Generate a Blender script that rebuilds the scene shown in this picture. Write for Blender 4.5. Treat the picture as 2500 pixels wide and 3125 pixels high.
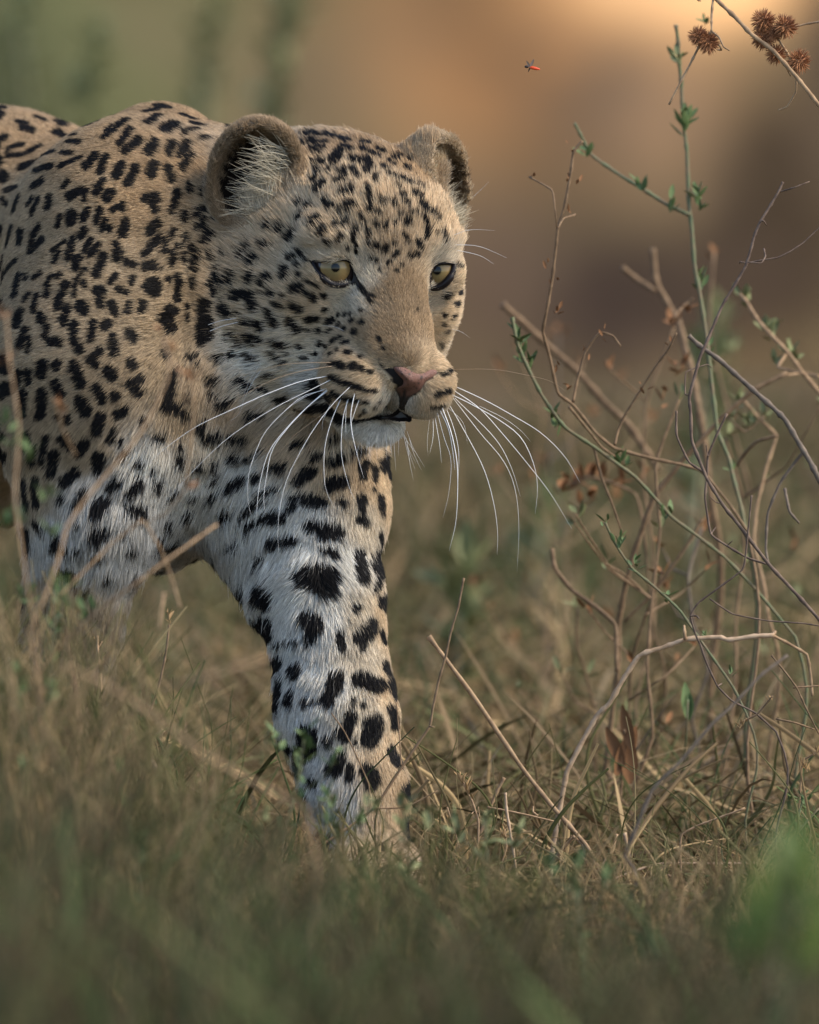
import bpy, bmesh, math, random
import numpy as np
from mathutils import Vector, Matrix

# ------------------------------------------------------------------ camera, light, exposure
D = 8.0                     # camera to focal plane, metres
PX = 4600.0                 # photograph pixels per metre on the focal plane
PITCH = math.radians(4.0)
ZC = 0.262                  # height of the view axis on the focal plane
W0, H0 = 2500.0, 3125.0
CX, CY = W0/2, H0/2
RIGHT = np.array([1., 0., 0.])
FWD = np.array([0., math.cos(PITCH), -math.sin(PITCH)])
UP = np.array([0., math.sin(PITCH), math.cos(PITCH)])
F0 = np.array([0., 0., ZC])
CAM = F0 - D*FWD
R3 = np.stack([RIGHT, FWD, UP], 0)       # rows: frame axes in world

def P(px, py, d=0.0):
    """point seen at photo pixel px,py and d metres behind the focal plane, in the camera-aligned frame"""
    s = (D+d)/D
    return np.array([(px-CX)/PX*s, d, -(py-CY)/PX*s])
def to_world(p):
    return np.asarray(p, dtype=float) @ R3 + F0
def PW(px, py, d=0.0):
    return to_world(P(px, py, d))
def on_ground(px, d):
    """ground point (z=0) below the column px at depth d"""
    w = PW(px, CY, d); return np.array([w[0], w[1], 0.0])

for o in list(bpy.data.objects): bpy.data.objects.remove(o)
SC = bpy.context.scene
COL = SC.collection
cam = bpy.data.cameras.new('camera'); camo = bpy.data.objects.new('camera', cam); COL.objects.link(camo)
camo.location = CAM; camo.rotation_euler = (math.pi/2-PITCH, 0, 0)
cam.sensor_fit = 'HORIZONTAL'; cam.sensor_width = 36; cam.lens = 36*D*PX/W0
cam.clip_start = 0.1; cam.clip_end = 400
cam.dof.use_dof = True; cam.dof.focus_distance = D
APERTURE = 0.062
cam.dof.aperture_fstop = (cam.lens/1000)/APERTURE
SC.camera = camo

wd = bpy.data.worlds.new('World'); SC.world = wd; wd.use_nodes = True
nt = wd.node_tree; nt.nodes.clear()
sky = nt.nodes.new('ShaderNodeTexSky'); sky.sky_type = 'NISHITA'; sky.sun_disc = False
SUN_EL, SUN_AZ = math.radians(45), math.radians(104)      # azimuth: clockwise from +Y (away from the camera)
sky.sun_elevation = SUN_EL; sky.sun_rotation = SUN_AZ
bg = nt.nodes.new('ShaderNodeBackground'); bg.inputs[1].default_value = 0.13
wo = nt.nodes.new('ShaderNodeOutputWorld')
nt.links.new(sky.outputs[0], bg.inputs[0]); nt.links.new(bg.outputs[0], wo.inputs[0])
sun = bpy.data.lights.new('sun', 'SUN'); suno = bpy.data.objects.new('sun', sun); COL.objects.link(suno)
sun.energy = 2.0; sun.angle = math.radians(22); sun.color = (1.0, 0.87, 0.68)
sd = Vector((math.sin(SUN_AZ)*math.cos(SUN_EL), math.cos(SUN_AZ)*math.cos(SUN_EL), math.sin(SUN_EL)))
suno.rotation_euler = sd.to_track_quat('Z', 'Y').to_euler(); suno.location = (3, -2, 5)
SC.view_settings.view_transform = 'Standard'; SC.view_settings.look = 'None'
SC.view_settings.gamma = 1.0; SC.view_settings.exposure = 1.24
SC.cycles.use_denoising = True
SC.cycles.max_bounces = 6; SC.cycles.diffuse_bounces = 3; SC.cycles.glossy_bounces = 2
SC.cycles.transmission_bounces = 3; SC.cycles.transparent_max_bounces = 4
RNG = np.random.default_rng(7)
# ------------------------------------------------------------------ the leopard's shape: smooth union of flesh volumes
CM = 0.01
YAW, TILT, ROLL = math.radians(24), math.radians(20), math.radians(2.3)
HO = P(1182, 831, 0.0)
def head(l, f, u):
    """head-local centimetres (lateral to viewer's right, forward, up; origin between the eyes) -> frame metres"""
    f1 = f*math.cos(TILT)+u*math.sin(TILT); u1 = -f*math.sin(TILT)+u*math.cos(TILT)
    x = l*math.cos(YAW)+f1*math.sin(YAW); c = f1*math.cos(YAW)-l*math.sin(YAW)
    x2 = x*math.cos(ROLL)+u1*math.sin(ROLL); u2 = -x*math.sin(ROLL)+u1*math.cos(ROLL)
    return HO + np.array([x2, -c, u2])*CM
HM = np.stack([head(1,0,0)-HO, head(0,1,0)-HO, head(0,0,1)-HO], 0)/CM   # rows: head axes in frame
PR = []     # primitives
def cone(a, b, ra, rb, k=2.0, op='+'):
    a = np.asarray(a, float); b = np.asarray(b, float)
    PR.append(dict(t='c', a=a, b=b, ra=ra*CM, rb=rb*CM, k=k*CM, op=op,
        lo=np.minimum(a-ra*CM, b-rb*CM), hi=np.maximum(a+ra*CM, b+rb*CM)))
def ell(c, r, M=None, k=2.0, op='+'):
    c = np.asarray(c, float); r = np.asarray(r, float)*CM
    M = np.eye(3) if M is None else M
    R = np.abs(M.T) @ r
    PR.append(dict(t='e', c=c, r=r, M=M, k=k*CM, op=op, lo=c-R, hi=c+R))
def hell(l, f, u, r, k=1.5, op='+', both=False, rot=None):
    for s in ((1, -1) if both else (1,)):
        M = HM
        if rot is not None:      # rotation (deg) about up axis then lateral axis, mirrored with side
            az, el = math.radians(rot[0])*s, math.radians(rot[1])
            Rz = np.array([[math.cos(az), -math.sin(az), 0], [math.sin(az), math.cos(az), 0], [0, 0, 1]])
            Rx = np.array([[1, 0, 0], [0, math.cos(el), math.sin(el)], [0, -math.sin(el), math.cos(el)]])
            M = (Rx @ Rz) @ HM
        ell(head(l*s, f, u), r, M, k, op)
def hcone(a, b, ra, rb, k=1.5, op='+', both=False):
    for s in ((1, -1) if both else (1,)):
        cone(head(a[0]*s, a[1], a[2]), head(b[0]*s, b[1], b[2]), ra, rb, k, op)

# torso, neck, limbs -------------------------------------------------
def Q(px, py, dcm): return P(px, py, dcm*CM)
cone(Q(330, 945, 21), Q(-50, 900, 29), 11.0, 12.2, 3)
cone(Q(-50, 900, 29), Q(-900, 950, 50), 12.2, 12.8, 3)
cone(Q(-900, 900, 50), Q(-1650, 830, 66), 12.8, 11.5, 3)
ell(Q(-300, 1080, 34), (22, 12, 12), None, 4)               # belly
# neck
cone(Q(930, 760, 9), Q(520, 800, 15.5), 7.4, 9.5, 4.5)
cone(Q(520, 720, 18), Q(485, 500, 18), 6.0, 2.8, 2.5)
cone(Q(860, 1130, 9), Q(620, 1250, 11.5), 5.5, 7.6, 4.5)       # throat
cone(Q(600, 1150, 13), Q(420, 1300, 13), 9.0, 8.5, 4.5)      # chest
cone(Q(600, 1380, 14), Q(520, 1560, 14), 5.5, 2.6, 3)      # brisket
# near shoulder and foreleg
cone(Q(487, 476, 17), Q(380, 730, 9.5), 2.5, 6.1, 3.5)
cone(Q(380, 720, 9.5), Q(300, 1150, 5), 6.2, 6.5, 5)
cone(Q(300, 1150, 5), Q(275, 1560, 4.5), 6.5, 4.2, 4)
cone(Q(275, 1560, 4), Q(200, 2050, 7), 4.0, 2.7, 2)
cone(Q(180, 2050, 7), Q(170, 2500, 9), 2.7, 2.5, 2)
ell(Q(205, 2660, 7), (3.0, 4.0, 2.0), None, 2)
# far foreleg, stepping forward
cone(Q(760, 1230, 16), Q(900, 1480, 9), 6.5, 5.0, 3)
cone(Q(1060, 1330, 12), Q(1080, 1560, 8), 1.8, 1.6, 3)
cone(Q(900, 1480, 9), Q(985, 1830, 6), 5.0, 3.55, 3)
cone(Q(760, 1620, 9), Q(860, 1800, 7), 2.2, 2.0, 2.5)      # loose skin behind the elbow
cone(Q(985, 1830, 6), Q(1010, 2000, 5), 3.55, 3.2, 2)
cone(Q(1010, 2000, 5), Q(1030, 2180, 4), 3.2, 3.5, 2)
cone(Q(1030, 2180, 4), Q(1080, 2420, 3), 3.5, 3.05, 2)
cone(Q(1090, 2420, 3), Q(1130, 2600, 2), 2.9, 2.6, 2)
ell(Q(1150, 2670, 0), (3.2, 4.4, 2.1), None, 1.5)
for i, dx in enumerate((-58, -20, 20, 58)):
    ell(Q(1155+dx, 2712-abs(dx)*0.1, -3.2+abs(dx)*0.012), (1.05, 2.0, 1.15), None, 0.5)
# hind legs and tail (out of the frame to the left)
cone(Q(-1500, 900, 58), Q(-1350, 1400, 52), 9.5, 6.5, 3)
cone(Q(-1350, 1400, 52), Q(-1650, 1950, 60), 5.5, 3.4, 3)
cone(Q(-1650, 1950, 60), Q(-1560, 2420, 56), 2.8, 2.5, 2)
ell(Q(-1500, 2550, 54), (3.6, 3.4, 1.9), None, 2)
cone(Q(-1650, 900, 76), Q(-1900, 1400, 78), 8.5, 5.5, 3)
cone(Q(-1900, 1400, 78), Q(-2150, 1900, 86), 4.8, 3.0, 3)
cone(Q(-2150, 1900, 86), Q(-2080, 2380, 82), 2.6, 2.3, 2)
ell(Q(-2030, 2470, 80), (3.6, 3.4, 1.9), None, 2)
cone(Q(-1850, 720, 72), Q(-2300, 1000, 84), 3.2, 2.6, 3)
cone(Q(-2300, 1000, 84), Q(-2600, 1600, 90), 2.6, 2.4, 2)
cone(Q(-2600, 1600, 90), Q(-2950, 1900, 95), 2.4, 2.2, 2)
cone(Q(-2950, 1900, 95), Q(-3200, 1750, 98), 2.2, 1.6, 2)
# skull --------------------------------------------------------------
hell(0, -7.2, 1.35, (6.2, 7.6, 5.1), 2)
hell(0, -3.0, 1.8, (4.4, 3.6, 3.5), 2)                      # forehead
hell(4.8, -6.5, -3.6, (3.2, 5.2, 4.6), 2, both=True)        # cheeks
hell(4.0, -2.9, -2.0, (2.1, 3.0, 2.2), 1.5, both=True)      # cheekbones
hell(3.4, -1.95, 1.85, (2.25, 2.2, 1.2), 0.9, both=True)       # brows
hcone((0, -1.0, 0.6), (0, 4.5, -4.0), 2.0, 1.6, 1.4)         # bridge
hcone((1.3, -0.6, -0.2), (1.35, 3.8, -4.1), 1.35, 1.25, 0.9, both=True)
hell(2.2, 3.2, -6.5, (2.3, 2.7, 2.3), 0.55, both=True)     # whisker pads
hell(0, 4.9, -5.2, (1.5, 1.2, 1.1), 0.6)                    # nose
hell(0.1, 2.3, -10.0, (1.85, 1.6, 0.85), 0.8)                     # chin
hcone((1.2, 1.0, -9.4), (4.8, -6.0, -6.8), 1.3, 2.8, 1.3, both=True)   # jaw
hcone((0, 0, -5.2), (0, -5, -4.5), 3.2, 4.2, 2)
# mouth slit and nostrils, eye sockets
hcone((0.0, 4.6, -8.55), (2.6, 3.0, -9.0), 0.28, 0.26, 0.25, '-', both=True)
hcone((2.6, 3.0, -9.0), (4.4, 0.0, -8.3), 0.26, 0.2, 0.25, '-', both=True)
hcone((0.0, 6.0, -6.2), (0.0, 5.4, -8.5), 0.22, 0.30, 0.3, '-')
EYEC = [P(1022, 819, -0.0040), P(1337, 828, 0.0250)]
EYER = 1.52
LIDS = [[(955,792),(973,795),(1017,793),(1040,791),(1057,792),(1069,799),(1076,812),(1086,835),(1097,861),(1107,885),(1090,876),(1072,869),(1056,867),(1031,870),(1010,866),(991,853),(973,834),(962,815)],
        [(1388,805),(1377,803),(1351,803),(1330,808),(1315,823),(1308,842),(1309,866),(1318,876),(1332,878),(1351,871),(1369,854),(1382,831)]]
for e, lid in zip(EYEC, LIDS):
    ell(e, (1.74, 1.80, 1.74), None, 0.6)
for e, lid in zip(EYEC, LIDS):
    poly = np.array([P(x, y, e[1]-0.014)[[0, 2]] for x, y in lid])
    lo = np.array([poly[:, 0].min(), e[1]-0.06, poly[:, 1].min()]); hi = np.array([poly[:, 0].max(), e[1], poly[:, 1].max()])
    PR.append(dict(t='p', poly=poly, y=e[1]-0.002, k=0.0015, op='-', lo=lo, hi=hi))
# open lips
ell(P(1206, 1279, -0.030), (1.35, 2.2, 0.42), None, 0.3, '-')
# ears ---------------------------------------------------------------
def ear(l, f, u, az, el, roll, px, py):
    a, e, ro = math.radians(az), math.radians(el), math.radians(roll)
    Rz = np.array([[math.cos(a), -math.sin(a), 0], [math.sin(a), math.cos(a), 0], [0, 0, 1]])
    # rows are the ear's own axes expressed in head coordinates: width, facing, height
    facing = np.array([math.sin(a)*math.cos(e), math.cos(a)*math.cos(e), math.sin(e)])
    wid = np.array([math.cos(a), -math.sin(a), 0.0]); hgt = np.cross(wid, facing)
    w2 = wid*math.cos(ro)+hgt*math.sin(ro); h2 = -wid*math.sin(ro)+hgt*math.cos(ro)
    M = np.stack([w2, facing, h2], 0) @ HM
    c = head(l, f, u); c = P(px, py, c[1])
    return c, M
EARS = [ear(-6.3, -8.2, 5.3, -28, 2, -2, 782, 528), ear(6.1, -8.0, 5.3, 36, 2, 33, 1340, 568)]
hcone((4.4, -7.0, 5.0), (5.2, -8.2, 6.2), 1.5, 0.8, 1.2)
BODY_N = len(PR)
for (c, M) in EARS:
    r = (3.1, 2.6, 3.8) if len(PR) == BODY_N else (2.6, 2.5, 4.5)
    PR.append(dict(t='ear', c=c, r=np.array(r)*CM, M=M, k=1.0*CM, op='+', lo=c-0.06, hi=c+0.06))
def poly_sd(poly, X2):
    n = len(poly); d = np.full(len(X2), 1e9); s = np.ones(len(X2))
    for i in range(n):
        a, b = poly[i], poly[i-1]
        e = b-a; w = X2-a
        t = np.clip((w@e)/(e@e), 0, 1); q = w-t[:, None]*e
        d = np.minimum(d, (q*q).sum(1))
        c1 = X2[:, 1] >= a[1]; c2 = X2[:, 1] < b[1]; c3 = e[0]*w[:, 1] > e[1]*w[:, 0]
        s = np.where((c1 & c2 & c3) | (~c1 & ~c2 & ~c3), -s, s)
    return s*np.sqrt(d)
def prim(p, X):
    if p['t'] == 'p':
        return np.maximum(poly_sd(p['poly'], X[:, [0, 2]]), X[:, 1]-p['y'])
    if p['t'] == 'c':
        ba = p['b']-p['a']; l2 = ba@ba; rr = p['ra']-p['rb']
        a2 = l2-rr*rr; il2 = 1/l2
        pa = X-p['a']; y = pa@ba; z = y-l2
        x2 = ((pa*l2-y[:, None]*ba)**2).sum(1); y2 = y*y*l2; z2 = z*z*l2
        k = np.sign(rr)*rr*rr*x2
        d = (np.sqrt(x2*a2*il2)+y*rr)*il2-p['ra']
        m = np.sign(z)*a2*z2 > k
        d = np.where(m, np.sqrt(x2+z2)*il2-p['rb'], d)
        m2 = (~m) & (np.sign(y)*a2*y2 < k)
        return np.where(m2, np.sqrt(x2+y2)*il2-p['ra'], d)
    q = (X-p['c']) @ p['M'].T
    if p['t'] == 'e':
        k0 = np.linalg.norm(q/p['r'], axis=1); k1 = np.linalg.norm(q/p['r']**2, axis=1)+1e-9
        return k0*(k0-1)/k1
    # ear: a cup, open towards its own +y, pointed-round top
    r = p['r']
    def el(qq, rr):
        k0 = np.linalg.norm(qq/rr, axis=1); k1 = np.linalg.norm(qq/rr**2, axis=1)+1e-9
        return k0*(k0-1)/k1
    out = el(q, r)
    inn = el(q-np.array([0, 0.010, 0.0005]), r*np.array([0.90, 1.0, 0.91]))
    t = 0.004
    d = np.maximum(out, -inn)
    d = np.maximum(d, q[:, 1]-0.010)
    return d
def sdf(X, prims=None):
    d = np.full(len(X), 0.2)
    lo, hi = X.min(0), X.max(0)
    for p in (PR if prims is None else prims):
        mg = max(0.03, p['k']*1.5)
        if np.any(p['lo']-mg > hi) or np.any(p['hi']+mg < lo): continue
        ins = np.all((X > p['lo']-mg) & (X < p['hi']+mg), axis=1)
        idx = np.nonzero(ins)[0]
        if len(idx) == 0: continue
        v = prim(p, X[idx]); a = d[idx]; k = p['k']
        if p['op'] == '+':
            h = np.maximum(k-np.abs(a-v), 0)/k; d[idx] = np.minimum(a, v)-h*h*k*0.25
        else:
            h = np.maximum(k-np.abs(a+v), 0)/k; d[idx] = np.maximum(a, -v)+h*h*k*0.25
    return d
def grad(X, e=0.0008):
    g = np.empty_like(X)
    for i in range(3):
        dx = np.zeros(3); dx[i] = e
        g[:, i] = chunked(X+dx)-chunked(X-dx)
    n = np.linalg.norm(g, axis=1)[:, None]
    return g/(n+1e-12)
def chunked(X, n=20000):
    return np.concatenate([sdf(X[i:i+n]) for i in range(0, len(X), n)]) if len(X) else np.zeros(0)

def surface(h=0.003):
    lo = np.array([-1.02, -0.14, -0.285]); hi = np.array([0.13, 1.02, 0.30])
    nb = 8                                          # cells per block
    n = (np.ceil((hi-lo)/h/nb).astype(int))*nb
    B = n//nb
    bc = np.stack(np.meshgrid(*[np.arange(b) for b in B], indexing='ij'), -1).reshape(-1, 3)
    cen = lo+(bc+0.5)*h*nb
    d = np.empty(len(cen))
    for i in range(0, len(cen), 4096): d[i:i+4096] = sdf(cen[i:i+4096])
    act = bc[np.abs(d) < h*nb*0.5*1.74+0.014]
    # every active block evaluates its (nb+1)^3 corners into a dense field
    G = np.full(n+1, 0.5, np.float32)
    off = np.stack(np.meshgrid(*[np.arange(nb+1)]*3, indexing='ij'), -1).reshape(-1, 3)
    for b in act:
        ids = b*nb+off
        v = sdf(lo+ids*h)
        G[ids[:, 0], ids[:, 1], ids[:, 2]] = v
    # fill sign inside: a block far inside is negative
    inside = bc[(d < 0) & ~(np.abs(d) < h*nb*0.5*1.74+0.014)]
    for b in inside:
        s = G[b[0]*nb:b[0]*nb+nb+1, b[1]*nb:b[1]*nb+nb+1, b[2]*nb:b[2]*nb+nb+1]
        s[s == 0.5] = -0.5
    S = G < 0
    mixed = np.zeros(n, bool)
    cnt = np.zeros(n, np.int8)
    for i in (0, 1):
        for j in (0, 1):
            for k in (0, 1):
                cnt += S[i:n[0]+i, j:n[1]+j, k:n[2]+k]
    mixed = (cnt > 0) & (cnt < 8)
    cells = np.argwhere(mixed)
    idx = -np.ones(n, np.int64); idx[mixed] = np.arange(len(cells))
    V = np.zeros((len(cells), 3)); N = np.zeros(len(cells))
    corners = [(i, j, k) for i in (0, 1) for j in (0, 1) for k in (0, 1)]
    cv = {c: G[cells[:, 0]+c[0], cells[:, 1]+c[1], cells[:, 2]+c[2]] for c in corners}
    for c in corners:
        for ax in range(3):
            if c[ax] == 0:
                c2 = list(c); c2[ax] = 1; c2 = tuple(c2)
                a, b = cv[c], cv[c2]; m = (a < 0) != (b < 0)
                t = np.where(m, a/(a-b+1e-12), 0)
                p = np.array(c, float)[None, :].repeat(len(cells), 0); p[:, ax] = t
                V[m] += p[m]; N[m] += 1
    V = lo+(cells+V/N[:, None])*h
    quads = []
    for ax in range(3):
        a1, a2 = (ax+1) % 3, (ax+2) % 3
        sl0 = [slice(None)]*3; sl1 = [slice(None)]*3
        sl0[ax] = slice(0, n[ax]); sl1[ax] = slice(1, n[ax]+1)
        e = np.argwhere(S[tuple(sl0)] != S[tuple(sl1)])
        ok = (e[:, a1] > 0) & (e[:, a2] > 0) & (e[:, a1] < n[a1]) & (e[:, a2] < n[a2]); e = e[ok]
        def cell(d1, d2):
            c = e.copy(); c[:, a1] -= d1; c[:, a2] -= d2; return idx[c[:, 0], c[:, 1], c[:, 2]]
        q = np.stack([cell(0, 0), cell(1, 0), cell(1, 1), cell(0, 1)], 1)
        flip = S[e[:, 0], e[:, 1], e[:, 2]]
        q[~flip] = q[~flip][:, ::-1]
        quads.append(q)
    Qd = np.concatenate(quads); Qd = Qd[(Qd >= 0).all(1)]
    V = V-grad(V)*chunked(V)[:, None]*0.9
    return V, Qd
def mesh_obj(name, V, F, mat=None, parent=None, smooth=True, origin=None):
    me = bpy.data.meshes.new(name)
    V = np.asarray(V, float)
    if origin is not None: V = V-origin
    F = np.asarray(F)
    me.vertices.add(len(V)); me.vertices.foreach_set('co', V.astype(np.float32).ravel())
    k = F.shape[1]
    me.loops.add(F.size); me.loops.foreach_set('vertex_index', F.astype(np.int32).ravel())
    me.polygons.add(len(F)); me.polygons.foreach_set('loop_start', np.arange(0, F.size, k, dtype=np.int32))
    me.update(calc_edges=True); me.validate()
    if smooth: me.polygons.foreach_set('use_smooth', np.ones(len(me.polygons), bool))
    ob = bpy.data.objects.new(name, me); COL.objects.link(ob)
    if mat: me.materials.append(mat)
    if parent: ob.parent = parent
    return ob
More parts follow.
